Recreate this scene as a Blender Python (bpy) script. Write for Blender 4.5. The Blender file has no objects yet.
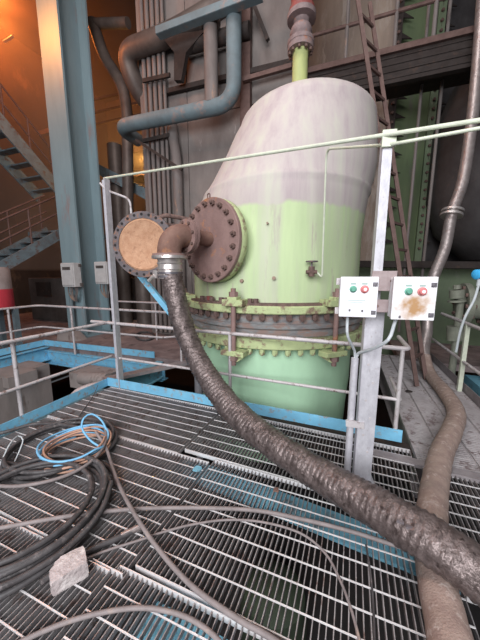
import bpy, bmesh, math, random
from mathutils import Vector, Matrix, Quaternion
R = random.Random(7)
C = bpy.context.scene.collection
SC = bpy.context.scene
V = Vector
PI = math.pi
# ---------------------------------------------------------------- camera calibration (photo pixels -> points in the place)
F = 278.0
P = math.atan(45 / 278)
H = 1.6
SP, CP = math.sin(P), math.cos(P)
A = math.radians(20.5)
SA, CA = math.sin(A), math.cos(A)


def ray(px, py):
    x, y = px - 240, 320 - py
    return V((x, F * CP + y * SP, -F * SP + y * CP))


def at(px, py, Y):
    r = ray(px, py)
    return V((r.x, r.y, r.z)) * (Y / r.y) + V((0, 0, H))


def fl(px, py, z=0.0):
    r = ray(px, py)
    return r * ((z - H) / r.z) + V((0, 0, H))


def pv(px, py, v):
    """point on the vertical plane v = const of the platform frame"""
    r = ray(px, py)
    return r * (v / (r.x * SA + r.y * CA)) + V((0, 0, H))


def W(u, v, z=0.0):
    return V((u * CA + v * SA, -u * SA + v * CA, z))


def UV(p):
    return (p.x * CA - p.y * SA, p.x * SA + p.y * CA)


EU = V((CA, -SA, 0))
EV = V((SA, CA, 0))
EZ = V((0, 0, 1))


# ---------------------------------------------------------------- mesh building
class MB:
    def __init__(s):
        s.b = bmesh.new()

    def hexa(s, pts):
        v = [s.b.verts.new(p) for p in pts]
        for f in ((0, 3, 2, 1), (4, 5, 6, 7), (0, 1, 5, 4), (1, 2, 6, 5), (2, 3, 7, 6), (3, 0, 4, 7)):
            s.b.faces.new([v[i] for i in f])
        return v

    def box(s, c, size, ax=None):
        ax = ax or (EU, EV, EZ)
        c = V(c)
        a, b, d = (ax[i] * (size[i] / 2) for i in range(3))
        return s.hexa([c - a - b - d, c + a - b - d, c + a + b - d, c - a + b - d,
                       c - a - b + d, c + a - b + d, c + a + b + d, c - a + b + d])

    def bar(s, p, q, w, h, up=EZ):
        """rectangular bar from p to q, w across, h along up"""
        p, q = V(p), V(q)
        t = (q - p)
        L = t.length
        t.normalize()
        side = t.cross(up)
        if side.length < 1e-4:
            side = t.cross(EU)
        side.normalize()
        n = side.cross(t)
        return s.box((p + q) / 2, (w, L, h), (side, t, n))

    def tube(s, pts, r, n=12, closed=False, cap=True, prof=None):
        pts = [V(p) for p in pts]
        N = len(pts)
        T = []
        for i in range(N):
            if closed:
                t = pts[(i + 1) % N] - pts[i - 1]
            else:
                t = pts[min(i + 1, N - 1)] - pts[max(i - 1, 0)]
            T.append(t.normalized())
        ref = T[0].orthogonal().normalized()
        rings = []
        for i in range(N):
            if i:
                q = T[i - 1].rotation_difference(T[i])
                ref = q @ ref
                ref = (ref - T[i] * ref.dot(T[i])).normalized()
            bi = T[i].cross(ref)
            rr = r(i) if callable(r) else (r[i] if isinstance(r, (list, tuple)) else r)
            ring = []
            for k in range(n):
                a = 2 * PI * k / n
                m = prof(i, k) if prof else 1.0
                ring.append(s.b.verts.new(pts[i] + (ref * math.cos(a) + bi * math.sin(a)) * rr * m))
            rings.append(ring)
        M = N if closed else N - 1
        for i in range(M):
            a, b = rings[i], rings[(i + 1) % N]
            for k in range(n):
                s.b.faces.new((a[k], a[(k + 1) % n], b[(k + 1) % n], b[k]))
        if cap and not closed:
            s.b.faces.new(list(reversed(rings[0])))
            s.b.faces.new(rings[-1])

    def lathe(s, prof, c, axis=EZ, n=48, a0=0, a1=2 * PI, ref=None):
        """prof: list of (radius, height along axis)"""
        c = V(c)
        axis = V(axis).normalized()
        x = V(ref).normalized() if ref is not None else axis.orthogonal().normalized()
        y = axis.cross(x)
        full = abs(a1 - a0 - 2 * PI) < 1e-6
        m = n if full else n + 1
        rows = []
        for r, h in prof:
            if r < 1e-6:
                rows.append([s.b.verts.new(c + axis * h)])
            else:
                rows.append([s.b.verts.new(c + axis * h + (x * math.cos(a0 + (a1 - a0) * k / n) + y * math.sin(a0 + (a1 - a0) * k / n)) * r) for k in range(m)])
        for a, b in zip(rows, rows[1:]):
            for k in range(n):
                k2 = (k + 1) % m
                if len(a) == 1 and len(b) == 1:
                    continue
                if len(a) == 1:
                    s.b.faces.new((a[0], b[k2], b[k]))
                elif len(b) == 1:
                    s.b.faces.new((a[k], a[k2], b[0]))
                else:
                    s.b.faces.new((a[k], a[k2], b[k2], b[k]))

    def cyl(s, p, q, r, n=16, r2=None):
        p, q = V(p), V(q)
        L = (q - p).length
        r2 = r if r2 is None else r2
        s.lathe([(0, 0), (r, 0), (r2, L), (0, L)], p, q - p, n)

    def prism(s, pts, d):
        a = [s.b.verts.new(V(p)) for p in pts]
        b = [s.b.verts.new(V(p) + d) for p in pts]
        n = len(pts)
        s.b.faces.new(list(reversed(a)))
        s.b.faces.new(b)
        for i in range(n):
            s.b.faces.new((a[i], a[(i + 1) % n], b[(i + 1) % n], b[i]))

    def loft(s, rings, n=72):
        rows = []
        for z, cx, cy, r in rings:
            rows.append([s.b.verts.new((cx + r * math.cos(2 * PI * k / n), cy + r * math.sin(2 * PI * k / n), z)) for k in range(n)] if r > 1e-6 else [s.b.verts.new((cx, cy, z))])
        for a, b in zip(rows, rows[1:]):
            for k in range(n):
                k2 = (k + 1) % n
                if len(b) == 1:
                    s.b.faces.new((a[k], a[k2], b[0]))
                else:
                    s.b.faces.new((a[k], a[k2], b[k2], b[k]))


def spline(pts, step=0.05, closed=False):
    """Catmull-Rom through pts, evenly sampled"""
    pts = [V(p) for p in pts]
    n = len(pts)
    out = []
    m = n if closed else n - 1
    for i in range(m):
        if closed:
            p0, p1, p2, p3 = pts[i - 1], pts[i], pts[(i + 1) % n], pts[(i + 2) % n]
        else:
            p1, p2 = pts[i], pts[i + 1]
            p0 = pts[i - 1] if i else p1 * 2 - p2
            p3 = pts[i + 2] if i + 2 < n else p2 * 2 - p1
        k = max(2, int((p2 - p1).length / step))
        for j in range(k):
            t = j / k
            out.append(0.5 * ((2 * p1) + (p2 - p0) * t + (2 * p0 - 5 * p1 + 4 * p2 - p3) * t * t + (3 * p1 - p0 - 3 * p2 + p3) * t ** 3))
    if not closed:
        out.append(pts[-1])
    return out


def fillet(pts, r, k=6):
    """polyline with rounded corners"""
    pts = [V(p) for p in pts]
    out = [pts[0]]
    for i in range(1, len(pts) - 1):
        a, b, c = pts[i - 1], pts[i], pts[i + 1]
        d1, d2 = (a - b), (c - b)
        rr = min(r, d1.length * .49, d2.length * .49)
        p, q = b + d1.normalized() * rr, b + d2.normalized() * rr
        for j in range(k + 1):
            t = j / k
            out.append(p * (1 - t) ** 2 + b * 2 * t * (1 - t) + q * t * t)
    out.append(pts[-1])
    return out


WL = {}


def obj(name, mb, mat, parent=None, smooth=None, loc=None, bevel=0):
    """link the mesh (built in place coordinates) as ONE object"""
    bm = mb.b
    if bevel:
        bmesh.ops.bevel(bm, geom=list(bm.edges), offset=bevel, segments=2, affect='EDGES', profile=.5)
    bmesh.ops.recalc_face_normals(bm, faces=list(bm.faces))
    if parent is not None:
        base = WL[parent]
    elif loc is not None:
        base = V(loc)
    else:
        xs = [v.co for v in bm.verts]
        base = V((sum(c.x for c in xs) / len(xs), sum(c.y for c in xs) / len(xs), min(c.z for c in xs)))
    bmesh.ops.translate(bm, verts=list(bm.verts), vec=-base)
    me = bpy.data.meshes.new(name)
    bm.to_mesh(me)
    bm.free()
    me.materials.append(mat)
    if smooth is not None:
        for p in me.polygons:
            p.use_smooth = True
        me.set_sharp_from_angle(angle=math.radians(smooth))
    o = bpy.data.objects.new(name, me)
    C.objects.link(o)
    if parent is not None:
        o.parent = parent
        WL[o] = base.copy()
    else:
        o.location = base
        WL[o] = base.copy()
    return o


def thing(name, label, cat, loc, group=None):
    o = bpy.data.objects.new(name, None)
    o.empty_display_size = .1
    C.objects.link(o)
    o.location = loc
    WL[o] = V(loc)
    return tag(o, label, cat, group)


def tag(o, label, cat, group=None):
    o['label'] = label
    o['category'] = cat
    if group:
        o['group'] = group
    return o


def struct(name, mb, mat, smooth=None, bevel=0):
    o = obj(name, mb, mat, None, smooth, bevel=bevel)
    o['kind'] = 'structure'
    return o


def dup_mesh(o, parent, world, rot=None):
    """one more copy of a repeated part"""
    c = o.copy()
    C.objects.link(c)
    c.parent = parent
    c.location = V(world) - WL[parent]
    if rot is not None:
        c.rotation_euler = rot
    WL[c] = V(world)
    return c


def local_part(name, mb, mat, parent, world, smooth=None, quat=None):
    """part whose mesh is built about its own origin"""
    bm = mb.b
    bmesh.ops.recalc_face_normals(bm, faces=list(bm.faces))
    me = bpy.data.meshes.new(name)
    bm.to_mesh(me)
    bm.free()
    me.materials.append(mat)
    if smooth is not None:
        for p in me.polygons:
            p.use_smooth = True
        me.set_sharp_from_angle(angle=math.radians(smooth))
    o = bpy.data.objects.new(name, me)
    C.objects.link(o)
    o.parent = parent
    o.location = V(world) - WL[parent]
    if quat is not None:
        o.rotation_euler = quat.to_euler()
    WL[o] = V(world)
    return o


# ---------------------------------------------------------------- materials
def mat(name, c1, c2=None, scale=4.0, rough=.7, metal=0.0, spots=None, spot_amt=.5, spot_scale=6.0, streak=1.0, bump=.15, bscale=40.0, detail=6.0, spec=.3, bdist=.01):
    m = bpy.data.materials.new(name)
    m.use_nodes = True
    nt = m.node_tree
    N, L = nt.nodes, nt.links
    N.clear()
    out = N.new('ShaderNodeOutputMaterial')
    bs = N.new('ShaderNodeBsdfPrincipled')
    L.new(bs.outputs[0], out.inputs[0])
    tc = N.new('ShaderNodeTexCoord')
    mp = N.new('ShaderNodeMapping')
    mp.inputs['Scale'].default_value = (1, 1, 1 / streak)
    L.new(tc.outputs['Object'], mp.inputs[0])
    nz = N.new('ShaderNodeTexNoise')
    nz.inputs['Scale'].default_value = scale
    nz.inputs['Detail'].default_value = detail
    nz.inputs['Roughness'].default_value = .65
    L.new(mp.outputs[0], nz.inputs['Vector'])
    c2 = c2 or tuple(x * .72 for x in c1)
    rp = N.new('ShaderNodeValToRGB')
    rp.color_ramp.elements[0].position = .35
    rp.color_ramp.elements[1].position = .65
    rp.color_ramp.elements[0].color = (*c2, 1)
    rp.color_ramp.elements[1].color = (*c1, 1)
    L.new(nz.outputs[0], rp.inputs[0])
    col = rp.outputs[0]
    if spots:
        n2 = N.new('ShaderNodeTexNoise')
        n2.inputs['Scale'].default_value = spot_scale
        n2.inputs['Detail'].default_value = 8
        n2.inputs['Roughness'].default_value = .7
        L.new(mp.outputs[0], n2.inputs['Vector'])
        r2 = N.new('ShaderNodeValToRGB')
        e = .72 - spot_amt * .4
        r2.color_ramp.elements[0].position = e - .04
        r2.color_ramp.elements[1].position = e + .06
        L.new(n2.outputs[0], r2.inputs[0])
        mx = N.new('ShaderNodeMix')
        mx.data_type = 'RGBA'
        L.new(r2.outputs[0], mx.inputs[0])
        L.new(col, mx.inputs[6])
        mx.inputs[7].default_value = (*spots, 1)
        col = mx.outputs[2]
    L.new(col, bs.inputs['Base Color'])
    bs.inputs['Roughness'].default_value = rough
    bs.inputs['Metallic'].default_value = metal
    bs.inputs['Specular IOR Level'].default_value = spec
    if bump:
        n3 = N.new('ShaderNodeTexNoise')
        n3.inputs['Scale'].default_value = bscale
        n3.inputs['Detail'].default_value = 4
        L.new(tc.outputs['Object'], n3.inputs['Vector'])
        bp = N.new('ShaderNodeBump')
        bp.inputs['Strength'].default_value = bump
        bp.inputs['Distance'].default_value = bdist
        L.new(n3.outputs[0], bp.inputs['Height'])
        L.new(bp.outputs[0], bs.inputs['Normal'])
    m['col'] = 1
    return m


def glow(name, col, s):
    m = bpy.data.materials.new(name)
    m.use_nodes = True
    nt = m.node_tree
    nt.nodes.clear()
    o = nt.nodes.new('ShaderNodeOutputMaterial')
    e = nt.nodes.new('ShaderNodeEmission')
    e.inputs[0].default_value = (*col, 1)
    e.inputs[1].default_value = s
    nt.links.new(e.outputs[0], o.inputs[0])
    return m


def vessel_material():
    """yellow-green paint with a thick pale dust cover over the upper shell and run marks down the sides"""
    m = mat('vessel_paint', (.50, .61, .35), (.43, .53, .31), 5, .62, 0, (.36, .29, .27), .22, 7, 9, .12, 30)
    nt = m.node_tree
    N, L = nt.nodes, nt.links
    bs = [n for n in N if n.type == 'BSDF_PRINCIPLED'][0]
    src = bs.inputs['Base Color'].links[0].from_socket
    tc = [n for n in N if n.type == 'TEX_COORD'][0]
    sx = N.new('ShaderNodeSeparateXYZ')
    L.new(tc.outputs['Object'], sx.inputs[0])
    mp = N.new('ShaderNodeMapping')
    mp.inputs['Scale'].default_value = (7, 7, .45)
    L.new(tc.outputs['Object'], mp.inputs[0])
    nz = N.new('ShaderNodeTexNoise')
    nz.inputs['Scale'].default_value = 1.0
    nz.inputs['Detail'].default_value = 7
    nz.inputs['Roughness'].default_value = .6
    L.new(mp.outputs[0], nz.inputs['Vector'])
    # dust colour with streaks
    dr = N.new('ShaderNodeValToRGB')
    cr = dr.color_ramp
    cr.elements[0].position = .3
    cr.elements[0].color = (.40, .33, .345, 1)
    cr.elements[1].position = .72
    cr.elements[1].color = (.50, .49, .42, 1)
    e = cr.elements.new(.5)
    e.color = (.47, .415, .405, 1)
    L.new(nz.outputs[0], dr.inputs[0])
    # boundary height: shell is 2.35 m up, wavering with the streaks
    ad = N.new('ShaderNodeMath')
    ad.operation = 'MULTIPLY_ADD'
    L.new(nz.outputs[0], ad.inputs[0])
    ad.inputs[1].default_value = .18
    L.new(sx.outputs[2], ad.inputs[2])
    mr = N.new('ShaderNodeMapRange')
    mr.inputs['From Min'].default_value = 3.36
    mr.inputs['From Max'].default_value = 3.41
    L.new(ad.outputs[0], mr.inputs[0])
    # thin dust film also over the green
    film = N.new('ShaderNodeMapRange')
    film.inputs['From Min'].default_value = .42
    film.inputs['From Max'].default_value = .75
    film.inputs['To Max'].default_value = .65
    L.new(nz.outputs[0], film.inputs[0])
    mxm = N.new('ShaderNodeMath')
    mxm.operation = 'MAXIMUM'
    L.new(mr.outputs[0], mxm.inputs[0])
    L.new(film.outputs[0], mxm.inputs[1])
    mx = N.new('ShaderNodeMix')
    mx.data_type = 'RGBA'
    L.new(mxm.outputs[0], mx.inputs[0])
    L.new(src, mx.inputs[6])
    L.new(dr.outputs[0], mx.inputs[7])
    L.new(mx.outputs[2], bs.inputs['Base Color'])
    return m


M = dict(
    vessel=vessel_material(),
    mint=mat('mint_paint', (.46, .70, .48), (.41, .62, .43), 3, .5, 0, (.34, .38, .28), .15, 6, 3, .05, 20),
    limegreen=mat('lime_flange_paint', (.47, .54, .28), (.39, .45, .24), 8, .6, 0, (.22, .15, .11), .42, 9, 1, .2),
    nut=mat('rusty_nut', (.20, .13, .11), (.11, .07, .065), 20, .75, .2, bump=.4),
    gasketring=mat('dusty_ring', (.26, .27, .27), (.16, .15, .155), 5, .85, 0, (.24, .17, .15), .5, 6, .35),
    rust=mat('rusty_cover', (.27, .175, .16), (.20, .125, .115), 4, .72, .05, (.40, .18, .09), .30, 3.2, 1, .3, 60),
    rustpipe=mat('rusty_elbow', (.21, .125, .10), (.15, .08, .065), 7, .8, .1, (.30, .145, .08), .25, 9, 1, .5, 60),
    orangerust=mat('orange_rust_face', (.52, .31, .20), (.40, .215, .13), 14, .9, 0, (.30, .16, .10), .32, 12, 1, .5, 60),
    darkrim=mat('dark_flange_rim', (.16, .14, .15), (.10, .085, .09), 10, .7, .2, (.25, .13, .09), .4, 14, 1, .3),
    galv=mat('galvanized_steel', (.56, .55, .59), (.44, .43, .47), 26, .5, .25, (.34, .30, .31), .22, 40, 2, .12, 80),
    railpaint=mat('pale_rail_paint', (.55, .52, .53), (.44, .40, .41), 9, .55, .15, (.20, .14, .13), .35, 18, 2, .2),
    whitetube=mat('pale_green_tube', (.62, .66, .53), (.52, .54, .45), 12, .5, .1, bump=.1),
    bluetoe=mat('sky_blue_paint', (.20, .50, .70), (.16, .41, .60), 6, .55, 0, (.30, .27, .26), .33, 11, 1, .2),
    bluecol=mat('faded_blue_column', (.225, .315, .35), (.185, .26, .29), 2.5, .6, 0, (.25, .21, .21), .25, 3, 5, .15),
    bluepipe=mat('blue_grey_pipe', (.15, .205, .23), (.12, .15, .165), 3, .6, 0, (.30, .20, .17), .25, 2, 1, .15),
    bluestair=mat('blue_grey_stair', (.15, .21, .24), (.11, .14, .16), 4, .65, 0, (.12, .08, .07), .4, 6),
    grating=mat('worn_grating', (.37, .35, .355), (.25, .23, .235), 7, .55, .35, (.16, .11, .10), .35, 12, 1, .3, 60),
    rod=mat('polished_cross_rod', (.80, .78, .79), (.66, .63, .64), 8, .4, .3, (.40, .36, .35), .15, 8, bump=.1),
    plank=mat('walkway_plank', (.42, .39, .40), (.31, .28, .285), 6, .7, .2, (.16, .12, .12), .35, 9, 1, .2),
    kerb=mat('grey_steel_bar', (.34, .31, .32), (.24, .21, .22), 8, .6, .3),
    rubber=mat('black_cable_sheath', (.085, .08, .083), (.05, .045, .047), 12, .5, 0, (.17, .15, .15), .3, 25, 1, .1),
    greycable=mat('dusty_grey_cable', (.25, .215, .215), (.17, .145, .145), 10, .6, 0, (.33, .25, .21), .25, 9, 1, .1),
    bluehose=mat('blue_hose_sheath', (.20, .48, .72), (.16, .38, .60), 12, .5, bump=.05),
    tanhose=mat('tan_hose_sheath', (.50, .30, .22), (.40, .23, .17), 12, .55, bump=.05),
    whitewire=mat('pale_wire_sheath', (.52, .55, .58), (.40, .43, .45), 12, .5, bump=.05),
    stone=mat('broken_brick', (.50, .44, .435), (.38, .32, .32), 9, .95, 0, (.66, .60, .59), .42, 9, 1, .5, 40, bdist=.02),
    enclosure=mat('white_box_paint', (.80, .80, .84), (.74, .74, .79), 6, .45, 0, bump=.03),
    enclosurerusty=mat('white_box_paint_rusted', (.80, .79, .81), (.74, .73, .76), 6, .5, 0, bump=.03),
    greenbutton=mat('green_button', (.13, .36, .27), (.10, .30, .22), rough=.35, bump=0),
    redbutton=mat('red_button', (.66, .22, .22), (.56, .18, .18), rough=.35, bump=0),
    latch=mat('dark_latch', (.18, .17, .19), (.12, .11, .12), rough=.4, metal=.5),
    text=mat('grey_print', (.35, .45, .42), (.3, .4, .38), bump=0),
    gasket=mat('brown_gasket', (.34, .25, .20), (.26, .18, .14), 30, .8),
    bracket=mat('brown_grey_bracket', (.34, .28, .28), (.26, .20, .20), 12, .6, .3),
    silver=mat('dull_silver_sleeve', (.40, .35, .34), (.29, .245, .24), 9, .42, .6, (.28, .20, .18), .3, 16),
    clamp=mat('steel_clamp', (.66, .62, .60), (.48, .43, .42), 16, .38, .7, (.25, .16, .13), .25, 22),
    tanwrap=mat('tan_fabric_hose', (.32, .24, .205), (.24, .17, .15), 14, .85, 0, (.40, .33, .30), .35, 20, 1, .5, 120),
    concrete=mat('grimy_concrete', (.22, .195, .185), (.14, .12, .115), 1.4, .92, 0, (.40, .36, .36), .16, 1.7, 2.5, .4, 14),
    pitconcrete=mat('pit_concrete', (.28, .245, .235), (.21, .18, .17), 2.5, .92, 0, (.14, .11, .10), .3, 3, 3, .3, 20),
    darkwall=mat('sooty_back_wall', (.07, .046, .036), (.035, .024, .02), .7, .95, 0, (.12, .075, .05), .35, 1.2, 2, .3, 8),
    ceiling=mat('sooty_roof', (.05, .036, .03), (.03, .022, .02), .8, .95),
    floorfar=mat('grimy_floor', (.25, .20, .20), (.16, .12, .12), 3, .85, 0, (.10, .08, .08), .35, 5),
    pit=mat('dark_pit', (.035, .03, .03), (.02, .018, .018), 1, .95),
    duct=mat('grey_duct_cladding', (.13, .11, .10), (.085, .068, .063), 3, .5, .3),
    greypipe=mat('dusty_grey_pipe', (.20, .175, .17), (.14, .12, .115), 4, .7, .1, (.34, .22, .16), .25, 5, 3),
    darksteel=mat('dark_steel', (.045, .036, .034), (.03, .022, .02), 5, .8, .1, (.07, .045, .036), .3, 6),
    brownsteel=mat('red_brown_steel', (.145, .09, .08), (.10, .06, .053), 8, .7, .1),
    beige=mat('beige_shell', (.31, .265, .225), (.18, .15, .135), 1.6, .8, 0, (.36, .33, .30), .4, 2.5, 4),
    dkgreen=mat('dark_green_shell', (.18, .235, .125), (.125, .16, .095), 2, .65, 0, (.17, .17, .14), .3, 3, 4),
    greenwall=mat('green_lower_wall', (.15, .195, .12), (.115, .145, .095), 2.2, .7, 0, (.20, .20, .17), .3, 3, 2),
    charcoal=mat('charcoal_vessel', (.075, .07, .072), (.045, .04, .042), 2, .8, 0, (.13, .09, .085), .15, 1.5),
    yellowpipe=mat('yellow_green_pipe', (.45, .50, .20), (.36, .40, .18), 6, .5, 0, (.30, .26, .15), .25, 8, 3),
    redvalve=mat('red_valve_paint', (.27, .06, .055), (.18, .05, .045), 7, .55, 0, (.22, .12, .10), .35, 9),
    bellows=mat('dusty_bellows', (.26, .20, .20), (.18, .13, .13), 10, .7, .2, (.35, .15, .09), .25, 10),
    boxgrey=mat('pale_grey_box', (.50, .49, .49), (.42, .41, .41), 8, .5),
    drumred=mat('red_drum_paint', (.55, .05, .07), (.45, .04, .06), 5, .5),
    drumwhite=mat('grimy_drum_top', (.36, .30, .29), (.27, .22, .21), 5, .6),
    equip=mat('olive_grey_casting', (.24, .25, .20), (.16, .165, .135), 6, .65, .1),
    bluecap=mat('bright_blue_cap', (.06, .42, .80), (.05, .36, .70), rough=.4, bump=0),
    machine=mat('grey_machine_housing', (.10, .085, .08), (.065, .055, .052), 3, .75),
    bluebeam=mat('blue_under_beam', (.18, .42, .54), (.14, .33, .43), 4, .7, 0, (.14, .16, .17), .35, 5),
    lampglow=glow('lamp_glow', (1, .5, .12), 9),
)


def foil_material():
    m = mat('foil_wrapped_hose', (.20, .16, .155), (.085, .065, .062), 22, .36, .5, (.05, .036, .034), .32, 26, 1, .55, 70, bdist=.012)
    return m


M['foil'] = foil_material()


# ================================================================= SETTING
def slab(name, c, size, m):
    b = MB()
    b.box(c, size)
    return struct(name, b, m)


# pit below the platforms
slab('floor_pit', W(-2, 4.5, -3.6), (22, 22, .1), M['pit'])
# far floor left of and behind the opening, in platform coordinates
slab('floor_left', W(-9.6, 4.2, -.06), (6.2, 12, .12), M['floorfar'])
slab('floor_far', W(-3.35, 6.7, -.06), (6.3, 4.7, .12), M['floorfar'])
slab('floor_right', W(4.2, 8.4, -.06), (6.2, 5.0, .12), M['floorfar'])
# enclosing walls and roof of the hall
slab('wall_back', W(-2, 15.0, 4.0), (30, .3, 16), M['darkwall'])
slab('wall_left', W(-14.5, 6, 4.0), (.3, 20, 16), M['darkwall'])
slab('ceiling', W(-2, 7, 12.1), (30, 20, .2), M['ceiling'])

# concrete wall behind the vessel with recessed panel joints
b = MB()
wu0, wu1, wv = UV(pv(141, 120, 6.3))[0], UV(pv(304, 60, 6.3))[0], 6.3
n = 3
for i in range(n):
    a0 = wu0 + (wu1 - wu0) * i / n + .012
    a1 = wu0 + (wu1 - wu0) * (i + 1) / n - .012
    for z0, z1 in ((0, 2.9), (2.92, 5.2), (5.22, 10)):
        b.box(W((a0 + a1) / 2, wv + .3, (z0 + z1) / 2), (a1 - a0, .6, z1 - z0))
b.box(W((wu0 + wu1) / 2, wv + .33, 5), (wu1 - wu0, .6, 10))
struct('wall_concrete', b, M['concrete'])
b = MB()
p = pv(246, 80, 6.2)
b.box(V((p.x, p.y, 5)), (.22, .14, 10))
struct('trim_1', b, M['brownsteel'])

# blue H-section column
b = MB()
cu0 = UV(pv(66, 300, 5.25))[0]
cw, cd = .62, .80
b.box(W(cu0 + cw / 2, 5.25 + .02, 5), (cw, .05, 10.2))
b.box(W(cu0 + cw / 2, 5.25 + cd, 5), (cw, .05, 10.2))
b.box(W(cu0 + cw / 2, 5.25 + cd / 2, 5), (.05, cd, 10.2))
b.box(W(cu0 + cw / 2, 5.25 + cd / 2, .02), (cw + .15, cd + .15, .05))
struct('column', b, M['bluecol'])
# beams under the platform and around the opening
def ibeam(mb, p, q, w, h, t=.018):
    p, q = V(p), V(q)
    mb.bar(p + EZ * (h / 2), q + EZ * (h / 2), w, t)
    mb.bar(p - EZ * (h / 2), q - EZ * (h / 2), w, t)
    mb.bar(p, q, t, h)


b = MB(); ibeam(b, W(-6.5, 4.36, -.28), W(-3.2, 4.36, -.28), .2, .30); struct('beam_opening_far', b, M['bluetoe'])
b = MB(); ibeam(b, W(-6.45, -1, -.20), W(-6.45, 4.4, -.20), .2, .30); struct('beam_opening_left', b, M['bluetoe'])
b = MB(); ibeam(b, W(-3.25, -.5, -.20), W(-3.25, 4.3, -.20), .14, .3); struct('beam_platform_left', b, M['bluebeam'])
b = MB(); ibeam(b, W(-3.3, 2.98, -.20), W(.7, 2.86, -.20), .14, .3); struct('beam_platform_front', b, M['darksteel'])
b = MB(); b.bar(W(-1.2, 1.92, -.09), W(2.4, 1.48, -.09), .22, .02); b.bar(W(-1.2, 1.92, -.14), W(2.4, 1.48, -.14), .02, .1); struct('beam_below_grating', b, M['bluebeam'])
b = MB(); ibeam(b, W(-.85, .90, -.25), W(-.35, .88, -.25), .16, .3); struct('beam_below_near', b, M['bluebeam'])
b = MB(); ibeam(b, W(.75, 2.6, -.2), W(.75, 6, -.2), .12, .3); struct('beam_walkway_left', b, M['kerb'])
b = MB(); ibeam(b, W(1.66, 2.6, -.2), W(1.66, 6, -.2), .12, .3); struct('beam_walkway_right', b, M['kerb'])
# blue toe plates
b = MB(); b.bar(W(-3.17, 2.95, .062), W(.60, 2.86, .062), .012, .124); struct('trim_2', b, M['bluetoe'])
b = MB(); b.bar(W(-3.17, -.6, .055), W(-3.17, 2.95, .055), .012, .11); struct('trim_3', b, M['bluetoe'])
b = MB(); b.bar(W(-6.42, 4.28, .06), W(-3.4, 4.33, .06), .014, .13); struct('trim_4', b, M['bluetoe'])
b = MB(); b.bar(W(-6.42, -1, .06), W(-6.42, 4.28, .06), .014, .13); struct('trim_5', b, M['bluetoe'])
b = MB(); b.bar(W(.32, 2.60, -.005), W(1.95, 2.46, -.005), .09, .03); struct('trim_6', b, M['kerb'])
b = MB(); b.bar(W(1.64, 2.7, .05), W(1.64, 6.2, .05), .012, .12); struct('trim_7', b, M['kerb'])
b = MB(); b.bar(W(-3.36, 3.05, .02), W(-2.5, 4.45, .02), .16, .05); struct('trim_8', b, M['kerb'])
# concrete base and pipe in the opening on the left
b = MB()
b.box(W(-5.95, 2.3, -1.36), (.62, 3.0, 2.3))
b.box(W(-5.58, 3.2, -.30), (.2, .5, .2))
struct('wall_pit', b, M['pitconcrete'])

# ================================================================= GRATING PANELS
def grating(u0, u1, v0, v1, rot, label, pitch=.0315, cross=.115):
    cu, cv = (u0 + u1) / 2, (v0 + v1) / 2
    c = W(cu, cv, -.034)
    t = thing('grating_panel', label, 'floor grating', c, 'steel grating panels of the platform')
    rm = Matrix.Rotation(math.radians(rot), 3, 'Z')
    eu, ev = rm @ EU, rm @ EV
    o = W(cu, cv, 0)
    w, l = u1 - u0 - .012, v1 - v0 - .012
    b = MB()
    k = int(w / pitch)
    for i in range(k + 1):
        x = -w / 2 + w * i / k
        sag = R.uniform(-.0015, .0015)
        b.box(o + eu * (x + R.uniform(-.002, .002)) + EZ * (-.017 + sag), (.005, l, .032), (eu, ev, EZ))
    obj('bearing_bars', b, M['grating'], t)
    b = MB()
    k = max(2, int(round(l / cross)))
    for i in range(1, k):
        y = -l / 2 + l * i / k
        b.box(o + ev * y + EZ * -.001, (w, .0058, .007), (eu, ev, EZ))
    obj('cross_rods', b, M['rod'], t)
    for s in (-1, 1):
        b = MB()
        b.box(o + ev * (s * l / 2) + EZ * -.016, (w, .006, .036), (eu, ev, EZ))
        obj('banding_bar', b, M['rod'], t)
    return t


grating(-3.12, -1.12, -.35, .97, -.6, 'steel grating panel at the bottom left corner, carrying the broken brick')
grating(-1.10, .50, -.35, .99, -.8, 'steel grating panel at the bottom centre, over a blue beam')
grating(-3.12, -1.02, .985, 1.98, -1.5, 'steel grating panel under the big coil of black cable')
grating(-1.0, .66, 1.0, 1.98, -1.5, 'steel grating panel in the middle foreground under the long loose cables')
grating(-3.12, -1.32, 1.99, 2.9, -2.0, 'steel grating panel in the far left corner by the tall white post')
grating(-1.30, .64, 1.99, 2.80, -2.5, 'steel grating panel along the blue toe plate in front of the green vessel')
grating(.68, 2.3, -.2, 1.42, -2, 'steel grating panel at the bottom right under both hoses')
grating(.68, 2.3, 1.46, 2.5, -2, 'steel grating panel on the right edge in front of the planked walkway')
# planks of the walkway
names = ['serrated steel walkway plank beside the inner railing return and ladder foot', 'serrated steel walkway plank, second from the inner edge', 'serrated steel walkway plank, second from the right railing', 'serrated steel walkway plank nearest the right railing, under the tan hose']
for i in range(4):
    b = MB()
    u0 = .68 + .236 * i
    x0, x1 = u0 + .004, u0 + .232
    b.box(W(x0 + .004, 4.4, -.02), (.008, 3.6, .044))
    b.box(W(x1 - .004, 4.4, -.02), (.008, 3.6, .044))
    for k in range(112):
        y = 2.63 + k * .0318
        b.box(W((x0 + x1) / 2, y, -.012 + R.uniform(-.001, .001)), (x1 - x0 - .012, .018, .022))
    tag(obj('walkway_plank', b, M['plank']), names[i], 'floor plank', 'planks of the walkway beside the vessel')

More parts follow.
